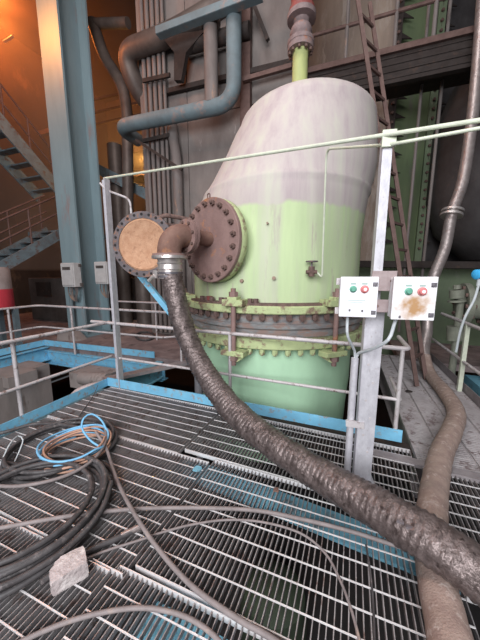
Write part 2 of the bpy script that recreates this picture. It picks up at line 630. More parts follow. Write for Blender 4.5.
# ================================================================= THE VESSEL
CX, CY, RB = .55, 4.50, 1.27
t = thing('process_vessel', 'tall green process vessel with a dust-covered sloping dome and bolted flange', 'vessel', V((CX, CY, -.9)))
vessel = t
b = MB()
rings = [(1.2, CX - .01, CY, 1.255), (1.6, CX - .01, CY, 1.255), (2.1, CX + .0, CY, 1.245), (2.5, CX + .05, CY, 1.235), (2.62, CX + .08, CY, 1.222),
         (2.68, CX + .10, CY, 1.212), (2.71, CX + .115, CY, 1.222), (2.74, CX + .125, CY, 1.216), (2.78, CX + .14, CY, 1.19), (2.9, CX + .20, CY, 1.172), (3.1, CX + .27, CY, 1.13), (3.3, CX + .325, CY + .02, 1.08), (3.55, CX + .38, CY + .03, 1.02), (3.70, CX + .42, CY + .04, .97)]
for i in range(1, 13):
    q = i / 12
    rings.append((3.70 + .37 * math.sin(q * PI / 2), CX + .42 + .05 * q, CY + .04, max(0, .97 * math.cos(q * PI / 2) ** .8) if i < 12 else 0))
b.loft(rings)
obj('shell', b, M['vessel'], t, 50)
b = MB()
b.lathe([(1.14, -.9), (1.17, -.3), (1.2, .1), (1.2, .76), (1.0, .76)], V((CX, CY, 0)), n=72)
obj('lower_shell', b, M['mint'], t, 40)


def ring(name, r0, r1, z0, z1, m, seg=72):
    b = MB()
    b.lathe([(r0, z0), (r1 - .012, z0), (r1, z0 + .012), (r1, z1 - .012), (r1 - .012, z1), (r0, z1), (r0, z0)], V((CX, CY, 0)), n=seg)
    return obj(name, b, m, t, 40)


fl1 = ring('upper_flange', 1.15, 1.40, 1.155, 1.25, M['limegreen'])
ring('gasket_ring', 1.1, 1.30, .86, 1.16, M['gasketring'])
ring('spacer_band', 1.1, 1.335, .965, 1.03, M['gasketring'])
fl2 = ring('lower_flange', 1.12, 1.37, .73, .86, M['limegreen'])


def hexnut(mb, r, h, z0=0.0):
    mb.lathe([(0, z0), (r, z0), (r, z0 + h), (0, z0 + h)], V((0, 0, 0)), n=6)


def ring_nuts(parent, rr, z, count, r, h, a0, a1, m, stud=True):
    proto = None
    for k in range(count):
        a = math.radians(a0 + (a1 - a0) * k / (count - 1))
        w = V((CX + rr * math.sin(a), CY - rr * math.cos(a), z))
        if proto is None:
            nb = MB()
            hexnut(nb, r, h)
            if stud:
                hexnut(nb, r * .55, h + .03, -.015)
            proto = local_part('nut', nb, m, parent, w)
        else:
            dup_mesh(proto, parent, w, (0, 0, R.uniform(0, 1)))


ring_nuts(fl1, 1.345, 1.085, 33, .037, .07, -112, 100, M['nut'])
ring_nuts(fl2, 1.32, .665, 33, .036, .065, -112, 100, M['limegreen'])
# raised pads on top of the upper flange, with a row of smaller bolts
pads = [(-80, -33), (-17, 15), (29, 68)]
b = MB()
b.lathe([(1.26, 1.25), (1.37, 1.25), (1.37, 1.278), (1.26, 1.278), (1.26, 1.25)], V((CX, CY, 0)), n=72)
obj('flange_lip', b, M['nut'], t, 40)
# swing-bolt lugs
for a_ in (-70, -25.5, 22.5, 68):
    a = math.radians(a_)
    rd = V((math.sin(a), -math.cos(a), 0))
    tg = V((math.cos(a), math.sin(a), 0))
    o = V((CX, CY, 0))
    ax = (tg, rd, EZ)
    b = MB()
    b.box(o + rd * 1.40 + EZ * 1.285, (.26, .20, .075), ax)
    b.box(o + rd * 1.44 + EZ * 1.335, (.12, .12, .04), ax)
    lug = obj('clamp_lug', b, M['limegreen'], t, bevel=.006)
    b = MB()
    b.box(o + rd * 1.43 + EZ * .69, (.30, .16, .06), ax)
    b.prism([o + rd * 1.36 + EZ * .66 - tg * .16, o + rd * 1.36 + EZ * .66 + tg * .16, o + rd * 1.46 + EZ * .58 + tg * .05, o + rd * 1.46 + EZ * .58 - tg * .05], EZ * .02)
    obj('lower_lug', b, M['limegreen'], lug, bevel=.006)
    b = MB()
    b.cyl(o + rd * 1.455 + EZ * .54, o + rd * 1.455 + EZ * 1.45, .030, 10)
    b.cyl(o + rd * 1.455 + EZ * .60, o + rd * 1.455 + EZ * .655, .055, 6)
    b.cyl(o + rd * 1.455 + EZ * 1.355, o + rd * 1.455 + EZ * 1.41, .055, 6)
    obj('swing_bolt', b, M['rust'], lug, 40)
# small bolts lying along the top of the flange and plugs in the shell
for a_ in (-52, -47, -43, -36, -33, -19, -16):
    a = math.radians(a_)
    b = MB()
    p = V((CX + 1.33 * math.sin(a), CY - 1.33 * math.cos(a), 1.278))
    b.cyl(p, p + EZ * .05, .033, 6)
    obj('bolt', b, M['nut'], t)
for px, py in ((240, 281), (274, 278), (268, 224)):
    p0 = at(px, py, 3.3)
    d = V((p0.x - CX - .03, p0.y - CY, 0)).normalized()
    p = V((CX + .03, CY, p0.z)) + d * (RB - .02)
    b = MB()
    b.cyl(p, p + d * .05, .022 if py > 230 else .012, 8)
    obj('plug', b, M['gasket'], t)

# nozzle neck, flange and blind cover on the left front of the shell
an = math.radians(43)
ND = V((-math.sin(an), -math.cos(an), 0))
NT = V((math.cos(an), -math.sin(an), 0))
NC = at(209.5, 241, 3.40)
b = MB()
b.lathe([(.37, -.62), (.37, -.10), (.0, -.10)], NC, ND, 40)
neck = obj('nozzle_neck', b, M['vessel'], t, 40)
b = MB()
b.lathe([(.36, -.14), (.480, -.14), (.487, -.13), (.487, -.06), (.480, -.05), (.36, -.05)], NC, ND, 48)
obj('nozzle_flange', b, M['limegreen'], t, 40)
b = MB()
b.lathe([(0, -.045), (.480, -.045), (.487, -.038), (.487, 0), (.480, .008), (0, .008)], NC, ND, 56)
cover = obj('blind_cover', b, M['rust'], t, 40)
proto = None
qn = V((0, 0, 1)).rotation_difference(ND)
for k in range(20):
    a = 2 * PI * k / 20 + .1
    w = NC + (NT * math.cos(a) + EZ * math.sin(a)) * .42 + ND * .006
    if proto is None:
        nb = MB()
        hexnut(nb, .031, .034)
        hexnut(nb, .016, .062)
        proto = local_part('nut', nb, M['nut'], cover, w, None, qn)
    else:
        dup_mesh(proto, cover, w, qn.to_euler())
b = MB()
b.tube(fillet([NC + EZ * .46 - NT * .02, NC + EZ * .53 - NT * .02, NC + EZ * .53 + NT * .02, NC + EZ * .46 + NT * .02], .02), .008, 6)
obj('lifting_eye', b, M['nut'], cover, 40)

# sample valve on the shell with its hand wheel
va = at(309, 272, 3.26)
d = V((va.x - CX - .04, va.y - CY, 0)).normalized()
vs = V((CX + .03, CY, va.z)) + d * (RB - .02)
v1 = vs + d * .10
b = MB()
b.cyl(vs, v1 + d * .04, .022, 10)
b.cyl(v1 - EZ * .05, v1 + EZ * .06, .035, 10)
b.cyl(v1 - V((.06, 0, 0)), v1 + V((.06, 0, 0)), .022, 10)
vv = obj('sample_valve', b, M['nut'], t, 40)
b = MB()
b.cyl(v1 + EZ * .05, v1 + EZ * .12, .01, 8)
b.tube([v1 + EZ * .115 + V((.06 * math.cos(q * PI / 8), .06 * math.sin(q * PI / 8), 0)) for q in range(16)], .009, 6, True)
b.bar(v1 + EZ * .115 - V((.06, 0, 0)), v1 + EZ * .115 + V((.06, 0, 0)), .012, .01)
b.bar(v1 + EZ * .115 - V((0, .06, 0)), v1 + EZ * .115 + V((0, .06, 0)), .012, .01)
obj('handwheel', b, M['darkrim'], vv, 40)

# inlet pipe on the dome
ip = at(299.5, 84, 4.35)
bz = ip.z - .25
t = thing('inlet_pipe', 'yellow-green inlet pipe rising from the top of the vessel dome', 'pipe', V((ip.x, ip.y, bz)))
zf = at(300, 46, 4.35).z
b = MB()
b.cyl((ip.x, ip.y, bz), (ip.x, ip.y, zf), .105, 24)
obj('pipe_run', b, M['yellowpipe'], t, 40)
b = MB()
b.lathe([(.1, -.07), (.175, -.07), (.175, .0), (.1, .0)], V((ip.x, ip.y, zf)), n=28)
f_ = obj('pipe_flange', b, M['bellows'], t, 40)
proto = None
for k in range(10):
    a = 2 * PI * k / 10
    w = V((ip.x + .145 * math.cos(a), ip.y + .145 * math.sin(a), zf - .105))
    if proto is None:
        nb = MB(); hexnut(nb, .022, .04)
        proto = local_part('nut', nb, M['nut'], f_, w)
    else:
        dup_mesh(proto, f_, w)
z0 = zf
t = thing('shutoff_valve', 'red valve with dusty flanged bellows on top of the yellow-green inlet pipe', 'valve', V((ip.x, ip.y, z0)))
b = MB()
b.lathe([(.09, 0), (.18, 0), (.18, .05), (.11, .06), (.135, .10), (.15, .15), (.135, .2), (.10, .25), (.11, .29), (.19, .30), (.19, .36), (.09, .36)], V((ip.x, ip.y, z0)), n=28)
obj('bellows', b, M['bellows'], t, 50)
b = MB()
b.lathe([(.10, .36), (.17, .37), (.17, .42), (.14, .44), (.15, .6), (.16, .85), (.14, 1.1), (.17, 1.12), (.17, 1.2), (.09, 1.2)], V((ip.x, ip.y, z0)), n=28)
obj('valve_body', b, M['redvalve'], t, 50)
b = MB()
b.cyl((ip.x, ip.y, z0 + 1.2), (ip.x, ip.y, 9), .1, 20)
obj('pipe_run', b, M['brownsteel'], t, 40)

# ================================================================= rusty elbow on the cover, coupling and big hose
el0 = NC + ND * .01 + EZ * .02
r_b = .175
e_in = el0 + ND * .37
t = thing('pipe_elbow', 'rusty pipe elbow flanged to the large round cover on the vessel', 'pipe', el0)
b = MB()
b.cyl(el0, el0 + ND * .30, .085, 24)
obj('stub_pipe', b, M['rustpipe'], t, 40)
b = MB()
b.lathe([(.05, .275), (.182, .275), (.182, .305), (.05, .305)], el0, ND, 32)
b.lathe([(.05, .313), (.182, .313), (.182, .343), (.05, .343)], el0, ND, 32)
f_ = obj('elbow_flange', b, M['rust'], t, 40)
proto = None
for k in range(8):
    a = 2 * PI * k / 8 + .2
    w = el0 + (NT * math.cos(a) + EZ * math.sin(a)) * .152 + ND * .256
    if proto is None:
        nb = MB(); hexnut(nb, .017, .108)
        proto = local_part('bolt', nb, M['nut'], f_, w, None, qn)
    else:
        dup_mesh(proto, f_, w, qn.to_euler())
arc = [el0 + ND * .33, e_in - ND * .03]
cen = e_in - EZ * r_b
for i in range(0, 13):
    a = PI / 2 * i / 12
    arc.append(cen + EZ * r_b * math.cos(a) + ND * r_b * math.sin(a))
out = arc[-1]
arc.append(out - EZ * .03)
b = MB()
b.tube(arc, .125, 28)
obj('elbow', b, M['rustpipe'], t, 40)
b = MB()
zf = out.z - .02
b.lathe([(.05, -.03), (.175, -.03), (.175, -.005), (.05, -.005)], V((out.x, out.y, zf)), n=32)
f_ = obj('outlet_flange', b, M['rust'], t, 40)

# hose: along measured points
hp = [(172, 268, None), (175, 292, 2.92), (182, 322, 2.84), (196, 357, 2.71), (219, 393, 2.49), (248, 424, 2.21), (288, 454, 1.90), (330, 481, 1.66), (380, 510, 1.41), (430, 540, 1.21), (480, 574, 1.07), (540, 622, .93)]
pts = [V((out.x, out.y, zf - .16))]
for px, py, Y in hp[1:]:
    pts.append(at(px, py, Y))
path = spline(pts, .012)
t = thing('suction_hose', 'thick foil-wrapped grey hose curving from the rusty elbow down to the lower right', 'hose', V((out.x, out.y, zf - .2)))
phase = [R.uniform(0, 6.28) for _ in range(40)]
def hprof(i, k):
    a = 2 * PI * k / 28
    s = i * .012
    v = .035 * math.sin(2 * PI * s / .036 + .8 * math.sin(a) + .6 * math.sin(s * 7)) 
    v += .03 * math.sin(3 * a + s * 9 + phase[1]) * math.sin(s * 13 + phase[2]) + .022 * math.sin(5 * a - s * 31 + phase[3]) + .02 * math.sin(2 * a + s * 4)
    v += R.uniform(-.012, .012)
    return 1 + v
b = MB()
NN = len(path)
b.tube(path, lambda i: .106 + .006 * min(1, i / (NN * .5)), 28, prof=hprof)
obj('hose_body', b, M['foil'], t, 60)
b = MB()
c0 = V((out.x, out.y, zf - .025))
b.lathe([(.05, 0), (.185, 0), (.185, -.028), (.13, -.035), (.125, -.06), (.135, -.075), (.125, -.09), (.132, -.14), (.122, -.15), (.122, -.235), (.06, -.235)], c0, n=32)
cp = obj('hose_coupling', b, M['clamp'], t, 40)
b = MB()
b.lathe([(.124, -.165), (.133, -.168), (.133, -.185), (.124, -.188)], c0, n=32)
b.lathe([(.124, -.20), (.133, -.203), (.133, -.222), (.124, -.225)], c0, n=32)
obj('band_clamp', b, M['latch'], cp, 40)
b = MB()
b.box(c0 + V((-.135, -.06, -.19)), (.05, .03, .08))
b.cyl(c0 + V((-.15, -.07, -.2)), c0 + V((-.22, -.05, -.26)), .018, 8)
obj('cam_lever', b, M['clamp'], cp, 40)
for (px, py, dY) in ((390, 503, 0), (408, 515, 0)):
    q = at(px, py, 1.27)
    near = min(path, key=lambda c: (c - q).length)
    dv = (V((0, 0, H)) - near).normalized()
    b = MB()
    s = near + dv * .118
    b.box(s, (.035, .014, .012), (EU, EV, EZ))
    obj('tear_patch', b, M['darkrim'], t)

# second blind cover, swung out to the left of the vessel
DC = at(143.5, 245, 3.55)
dn = V((-.12, -1, .02)).normalized()
dx = dn.cross(EZ).normalized()
dz = dx.cross(dn)
t = thing('swung_cover', 'round orange-rusted blind cover with dark bolted rim, swung out beside the tall left post', 'cover', DC - EZ * .39)
b = MB()
b.lathe([(0, -.03), (.395, -.03), (.40, -.024), (.40, .014), (.395, .02), (.318, .02), (.318, .0), (0, .0)], DC, dn, 56)
rim = obj('rim_flange', b, M['darkrim'], t, 40)
b = MB()
b.lathe([(.316, .002), (.316, .012), (.296, .024), (.278, .012), (.0, .012)], DC, dn, 56)
obj('rusted_face', b, M['orangerust'], t, 40)
qd = V((0, 0, 1)).rotation_difference(dn)
proto = None
for k in range(24):
    a = 2 * PI * k / 24
    w = DC + (dx * math.cos(a) + dz * math.sin(a)) * .362 + dn * .018
    if proto is None:
        nb = MB(); hexnut(nb, .018, .006)
        proto = local_part('bolt_hole', nb, M['pit'], rim, w, None, qd)
    else:
        dup_mesh(proto, rim, w, qd.to_euler())
b = MB()
hg = NC - ND * .10 - NT * .42 + EZ * .28
b.tube(fillet([DC + dx * -.10 + dz * .30 - dn * .05, DC - dx * .28 + dz * .36 - dn * .05, hg + EZ * .02, hg + NT * .10], .05), .026, 10)
b.tube(fillet([DC - dx * .2 - dn * .05 + dz * .26, hg - EZ * .08, hg - EZ * .08 + NT * .1], .05), .022, 10)
obj('hinge_arm', b, M['nut'], t, 40)
# blue strut behind the cover
b = MB()
b.bar(pv(130, 263, 3.2), pv(178, 322, 3.35), .07, .07)
o_ = tag(obj('brace_strut', b, M['bluetoe']), 'light blue diagonal strut below the orange-rusted round cover', 'brace')

# ================================================================= POSTS, RAILS AND TUBES
# left tall post
pb = W(-2.96, 3.0, 0)
t = thing('rail_post', 'tall pale galvanized angle post at the far left corner of the platform', 'post', pb)
top = at(108, 181, pb.y)
b = MB()
b.box(V((pb.x - .03, pb.y, 1.41)), (.09, .012, 2.82))
b.box(V((pb.x + .012, pb.y - .04, 1.41)) , (.012, .09, 2.82))
obj('angle_post', b, M['galv'], t)
b = MB()
b.cyl(pb + EU * -.075 + EV * .05, pb + EU * -.075 + EV * .05 + EZ * 1.0, .02, 10)
obj('stub_post', b, M['railpaint'], t, 40)
PT = V((pb.x, pb.y, 2.83))

# right tall post: channel
qb = fl(362, 480)
t = thing('channel_post', 'wide galvanized channel post in front of the vessel carrying the two switch boxes', 'post', qb)
ax = (V((.985, -.17, 0)).normalized(), V((.17, .985, 0)).normalized(), EZ)
b = MB()
hh = 1.42
b.box(qb + EZ * hh / 2, (.125, .012, hh), ax)
b.box(qb + ax[0] * .058 + ax[1] * .03 + EZ * hh / 2, (.012, .062, hh), ax)
b.box(qb - ax[0] * .058 + ax[1] * .03 + EZ * hh / 2, (.012, .062, hh), ax)
obj('lower_channel', b, M['galv'], t)
b = MB()
ut = at(385, 137, qb.y + .02).z
b.box(qb + ax[1] * .015 + EZ * (hh - .1 + ut) / 2, (.060, .012, ut - hh + .1), ax)
b.box(qb + ax[1] * .045 - ax[0] * .025 + EZ * (hh - .1 + ut) / 2, (.010, .055, ut - hh + .1), ax)
obj('upper_angle', b, M['galv'], t)
b = MB()
b.box(qb + EZ * (ut - .02) - ax[1] * .005, (.085, .02, .10), ax)
b.cyl(qb + EZ * (ut - .0) - ax[1] * .03, qb + EZ * (ut - .0), .008, 6)
obj('top_clip', b, M['whitetube'], t)
b = MB()
b.box(qb + EZ * .004, (.17, .12, .008), ax)
obj('foot_plate', b, M['galv'], t)
b = MB()
for k in range(7):
    b.cyl(qb + EZ * (.25 + .14 * k) + ax[0] * (.02 * (-1) ** k) - ax[1] * .004, qb + EZ * (.25 + .14 * k) + ax[0] * (.02 * (-1) ** k) - ax[1] * .010, .009, 10)
obj('bolt_heads', b, M['railpaint'], t)

# top rod from post to post
qt = qb + EZ * (ut - .005) - ax[1] * .025
p0 = PT + (PT - qt).normalized() * .07
dirn = (qt - PT)
p1 = PT + dirn * 1.20
b = MB()
b.tube([p0 + EZ * .01, p1 + EZ * .0], .013, 10)
tag(obj('top_rod', b, M['whitetube']), 'thin pale rod spanning from the tall left post across the vessel to the right edge', 'rod')
# bent hook below the rod at the left
b = MB()
b.tube(fillet([at(100, 183, 3.84), at(106, 190, 3.84), at(130, 199, 3.84), at(132, 222, 3.84)], .08), .014, 8)
tag(obj('bent_rod', b, M['railpaint']), 'short bent pale rod hooking down from the tall left post behind the rusted cover', 'rod')
# impulse tube from the sample valve over the channel post
q2 = qt - EZ * .06
b = MB()
s0 = v1 + V((.06, 0, 0))
s1 = at(322, 278, v1.y - .02)
s2 = at(326.5, 149, 2.92)
dd = (p1 - PT).normalized()
b.tube(fillet([s0, s1, s2, q2, q2 + dd * .56 + EZ * .025], .10), .0105, 10)
tag(obj('impulse_tube', b, M['whitetube']), 'thin pale tube rising from the sample valve and bending over the channel post', 'tube')

# front railing with returns
def rail_thing(name, label, base):
    return thing(name, label, 'railing', base)


t = rail_thing('front_railing', 'pale tubular railing along the blue toe plate in front of the vessel', W(-1.2, 2.9, 0))
rr = .0215
uE, vE = .56, 2.88
def fv(u):
    return 2.97 + (u + 2.96) / 3.52 * (-.09)
b = MB()
b.tube(fillet([W(-3.42, 2.98, .935), W(uE + .03, fv(uE), .925), W(uE + .03, 3.42, .925)], .05), rr, 12)
obj('top_rail', b, M['railpaint'], t, 40)
b = MB()
b.tube(fillet([W(-3.0, 2.97, .435), W(uE, fv(uE), .42), W(uE, 3.5, .42)], .03), .017, 10)
obj('mid_rail', b, M['railpaint'], t, 40)
for u in (-1.22, uE - .02):
    b = MB()
    b.cyl(W(u, fv(u) + (.0 if u < 0 else .0), .0), W(u, fv(u), .925), .02, 12)
    obj('post', b, M['railpaint'], t, 40)

t = rail_thing('left_railing', 'pale tubular railing over the blue toe plate at the left edge of the platform', W(-3.16, 1.78, 0))
b = MB(); b.tube([W(-3.16, -.4, .935), W(-3.12, 3.02, .935)], rr, 12); obj('top_rail', b, M['railpaint'], t, 40)
b = MB(); b.tube([W(-3.16, -.4, .435), W(-3.12, 3.02, .435)], .018, 10); obj('mid_rail', b, M['railpaint'], t, 40)
for v in (1.80, .2):
    b = MB(); b.cyl(W(-3.19, v, 0), W(-3.19, v, .935), .021, 12); obj('post', b, M['railpaint'], t, 40)

# railing on the far side of the opening
t = rail_thing('far_railing', 'grey tubular railing on the far side of the floor opening below the blue column', W(-4.9, 4.2, 0))
b = MB(); b.tube(fillet([W(-6.38, 0, .93), W(-6.38, 4.22, .93), W(-2.7, 4.22, .93)], .15), .024, 10); obj('top_rail', b, M['railpaint'], t, 40)
b = MB(); b.tube(fillet([W(-6.38, 0, .45), W(-6.38, 4.22, .45), W(-3.1, 4.22, .45), W(-2.5, 4.9, .45)], .15), .020, 10); obj('mid_rail', b, M['railpaint'], t, 40)
for u, v in ((-6.38, 2.4), (-6.38, 3.6), (-5.4, 4.22), (-2.72, 4.22)):
    b = MB(); b.cyl(W(u, v, -.1), W(u, v, .93), .022, 10); obj('post', b, M['railpaint'], t, 40)

# right railing along the walkway
t = rail_thing('right_railing', 'grey tubular railing on the right side of the planked walkway', W(1.6, 4.6, 0))
b = MB(); b.tube([W(1.58, 2.4, .95), W(1.58, 5.6, .95)], .024, 12); obj('top_rail', b, M['railpaint'], t, 40)
b = MB(); b.tube([W(1.58, 2.4, .43), W(1.58, 6.0, .43)], .021, 12); obj('mid_rail', b, M['railpaint'], t, 40)
for v in (4.52, 2.6):
    b = MB(); b.box(W(1.58, v, .475), (.05, .05, .95)); obj('post', b, M['whitetube'], t)

# background railing between column and vessel
t = rail_thing('back_railing', 'low grey railing in the background between the blue column and the vessel', W(-3.3, 5.6, 0))
b = MB(); b.tube([W(-5.6, 5.6, .93), W(-1.9, 5.6, .93)], .022, 10); obj('top_rail', b, M['railpaint'], t, 40)
for u in (-4.3, -3.4, -2.5):
    b = MB(); b.cyl(W(u, 5.6, 0), W(u, 5.6, .93), .02, 10); obj('post', b, M['railpaint'], t, 40)

# conduit beside the channel post
cb = fl(347, 474)
ct = at(358, 358, cb.y)
b = MB()
t = thing('cable_conduit', 'pale vertical conduit pipe clamped to the left of the channel post', 'conduit', cb)
b.cyl(cb, V((cb.x, cb.y, ct.z)), .027, 16)
obj('conduit_pipe', b, M['galv'], t, 40)
b = MB()
b.bar(V((cb.x - .045, cb.y - .02, .46)), V((qb.x - .02, qb.y - .01, .47)), .02, .05)
obj('pipe_clip', b, M['railpaint'], t)

# ================================================================= SWITCH BOXES
ba = (V((.975, -.22, 0)).normalized(), V((.22, .975, 0)).normalized(), EZ)
def switch_box(px0, py0, px1, py1, Y, label, rusty):
    c = at((px0 + px1) / 2, (py0 + py1) / 2, Y)
    cz = V((0, SP * -1, 0))
    depth = (c.y * CP - (c.z - H) * SP)
    w = (px1 - px0) * depth / F / (.975 + .22 * c.x / depth) * .985
    h = (py1 - py0) * depth / F
    t = thing('switch_box', label, 'control box', c - EZ * h / 2, 'push-button boxes on the channel post')
    em = M['enclosurerusty'] if rusty else M['enclosure']
    b = MB()
    b.box(c + ba[1] * .05, (w * .95, .08, h * .95), ba)
    obj('enclosure', b, em, t, bevel=.006)
    b = MB()
    b.box(c + ba[1] * .008, (w * .985, .01, h * .985), ba)
    obj('gasket', b, M['gasket'], t)
    b = MB()
    b.box(c - ba[1] * .008, (w, .024, h), ba)
    lid = obj('lid', b, em, t, bevel=.005)
    fr = c - ba[1] * .020
    def on(fx, fz, off=0):
        return fr + ba[0] * (fx - .5) * w + EZ * (.5 - fz) * h - ba[1] * off
    gx, rx, gy = (.34, .64, .30) if not rusty else (.35, .66, .33)
    for nm, fx, fz, m, r in (('green_button', gx, gy, M['greenbutton'], .0165), ('red_button', rx, gy, M['redbutton'], .020)):
        b = MB()
        p = on(fx, fz)
        b.lathe([(r + .006, 0), (r + .006, .008), (r, .010), (r, .022), (r * .8, .026), (0, .026)], p, -ba[1], 20)
        bo = obj(nm, b, m, t, 40)
        if nm == 'red_button':
            b = MB()
            b.cyl(p - ba[1] * .026, p - ba[1] * .029, .010, 14)
            obj('button_centre', b, M['enclosure'], bo, 40)
        b = MB()
        b.box(on(fx, fz - .13), (.034, .003, .012), ba)
        obj('name_plate', b, M['text'], t)
    for fx, fz in ((.91, .18), (.91, .87)):
        b = MB()
        b.box(on(fx, fz, .003), (.028, .010, .026), ba)
        b.bar(on(fx - .035, fz + .03, .012), on(fx + .03, fz - .03, .012), .007, .006)
        obj('latch', b, M['latch'], t)
    for fx, fz in (((.28, .83), (.62, .84)) if not rusty else ((.2, .93),)):
        b = MB()
        b.box(on(fx, fz, .001), (.012, .004, .016), ba)
        obj('screw_mark', b, M['latch'], t)
    if not rusty:
        b = MB()
        b.box(on(.45, .58, .0005), (.11, .002, .004), ba)
        b.box(on(.45, .63, .0005), (.08, .002, .003), ba)
        obj('faint_print', b, M['text'], t)
    for fz in (.12, .88):
        b = MB()
        b.box(c + ba[0] * (w * (.52 if rusty else -.52)) + EZ * (.5 - fz) * h + ba[1] * .06, (.03, .02, .045), ba)
        obj('mounting_tab', b, M['railpaint'], t)
    return c, w, h


def rust_lid():
    """brown rust bloom on the lower middle of the lid"""
    m = M['enclosurerusty']
    nt = m.node_tree
    N, L = nt.nodes, nt.links
    bs = [n for n in N if n.type == 'BSDF_PRINCIPLED'][0]
    src = bs.inputs['Base Color'].links[0].from_socket
    tc = [n for n in N if n.type == 'TEX_COORD'][0]
    return N, L, bs, src, tc


c1, w1, h1 = switch_box(339, 277, 377, 317, 1.86, 'white push-button box without rust stain on the left of the channel post', False)
c2, w2, h2 = switch_box(391, 277, 435, 320, 1.72, 'white push-button box with a brown rust stain on the right of the channel post', True)
N, L, bs, src, tc = rust_lid()
mp = N.new('ShaderNodeMapping')
mp.vector_type = 'POINT'
# object coordinates are relative to the box base
mp.inputs['Location'].default_value = (0, 0, -h2 * .34)
L.new(tc.outputs['Object'], mp.inputs[0])
ln = N.new('ShaderNodeVectorMath'); ln.operation = 'LENGTH'
L.new(mp.outputs[0], ln.inputs[0])
nz = N.new('ShaderNodeTexNoise'); nz.inputs['Scale'].default_value = 22; nz.inputs['Detail'].default_value = 6
L.new(tc.outputs['Object'], nz.inputs['Vector'])
ma = N.new('ShaderNodeMath'); ma.operation = 'MULTIPLY_ADD'
L.new(nz.outputs[0], ma.inputs[0]); ma.inputs[1].default_value = .16
L.new(ln.outputs['Value'], ma.inputs[2])
mr = N.new('ShaderNodeMapRange')
mr.inputs['From Min'].default_value = .195; mr.inputs['From Max'].default_value = .11
L.new(ma.outputs[0], mr.inputs[0])
mx = N.new('ShaderNodeMix'); mx.data_type = 'RGBA'
L.new(mr.outputs[0], mx.inputs[0]); L.new(src, mx.inputs[6]); mx.inputs[7].default_value = (.40, .23, .11, 1)
L.new(mx.outputs[2], bs.inputs['Base Color'])
# mounting bracket between the boxes
t = thing('box_bracket', 'brown-grey steel bracket plates holding the two push-button boxes to the post', 'bracket', (c1 + c2) / 2 - EZ * .15)
for pyc, hh_ in ((281, .13), (306, .085)):
    p = at(384, pyc, 1.83)
    b = MB()
    b.box(p, (.15, .012, hh_), ba)
    pl = obj('bracket_plate', b, M['bracket'], t, bevel=.003)
    for s in (-1, 1):
        b = MB(); b.cyl(p + ba[0] * .045 * s - ba[1] * .004, p + ba[0] * .045 * s - ba[1] * .018, .010, 8)
        obj('bolt', b, M['nut'], pl, 40)
# cables of the boxes
b = MB()
g1 = c1 - EZ * (h1 * .5) + ba[0] * -.05 + ba[1] * .05
b.tube(spline([g1, g1 - EZ * .06, g1 - EZ * .15 + ba[0] * .01, V((cb.x - .005, cb.y, ct.z + .05)), V((cb.x, cb.y, ct.z - .03))], .03), .010, 8)
tag(obj('box_cable', b, M['whitewire']), 'pale cable running from the left push-button box into the conduit pipe', 'cable')
b = MB()
g2 = c2 - EZ * (h2 * .5) - ba[0] * .07 + ba[1] * .05
b.tube(spline([g2, g2 - EZ * .05 - ba[0] * .01, at(388, 340, 1.74), at(372, 349, 1.86), V((cb.x + .012, cb.y - .02, ct.z + .04)), V((cb.x + .01, cb.y, ct.z - .03))], .03), .011, 8)
tag(obj('box_cable', b, M['whitewire']), 'pale cable crossing the post from the rust-stained right box into the conduit', 'cable')
for g, nm in ((g1, 1), (g2, 2)):
    pass

# ================================================================= RIGHT HOSE
rp_ = []
for px, py, Y in ((484, -20, 5.3), (478, 60, 5.2), (472, 120, 5.1), (463, 180, 5.0), (452, 213, 4.95), (445, 248, 4.87), (434, 276, 4.8), (428, 300, 4.75), (427, 330, 4.65)):
    rp_.append(at(px, py, Y))
rp_.append(at(424, 352, 4.45))
for px, py in ((430, 374), (446, 394), (456, 412), (452, 430), (442, 452), (436, 478), (432, 512), (432, 545), (438, 588), (450, 640), (462, 720)):
    rp_.append(fl(px, py, .088))
path2 = spline(rp_, .02)
zsplit = 0
for i, p in enumerate(path2):
    if p.z < .30:
        zsplit = i
        break
t = thing('flexible_duct', 'tan and silver flexible hose descending on the right and snaking along the walkway', 'hose', path2[-1] - EZ * .09)
def dprof(i, k):
    return 1 + .012 * math.sin(i * .02 * 2 * PI / .09) + R.uniform(-.006, .006)
b = MB(); b.tube(path2[:zsplit + 1], .085, 20, prof=dprof); obj('silver_length', b, M['silver'], t, 60)
b = MB(); b.tube(path2[zsplit:], .087, 22, prof=lambda i, k: 1 + (.03 * math.sin(k * 2 * PI * 6 / 22) if i < 45 else .014 * math.sin(i * .9)) + R.uniform(-.012, .012)); obj('fabric_length', b, M['tanwrap'], t, 60)
cc = at(452, 213, 4.95)
ci = min(range(len(path2)), key=lambda i: (path2[i] - cc).length)
cax = (path2[ci + 1] - path2[ci - 1]).normalized()
b = MB()
b.lathe([(.08, -.05), (.165, -.05), (.165, -.015), (.10, -.015), (.10, .02), (.165, .02), (.165, .055), (.08, .055)], path2[ci], cax, 28)
obj('joint_flange', b, M['clamp'], t, 40)

# ================================================================= LOOSE CABLES
def cable(name, pts, r, m, label, cat='cable', step=.03, n=8, z=None):
    P3 = []
    for q in pts:
        if len(q) == 2:
            P3.append(fl(q[0], q[1], r if z is None else z))
        else:
            P3.append(fl(q[0], q[1], q[2]))
    b = MB()
    b.tube(spline(P3, step), r, n)
    return tag(obj(name, b, m, None, 60), label, cat)


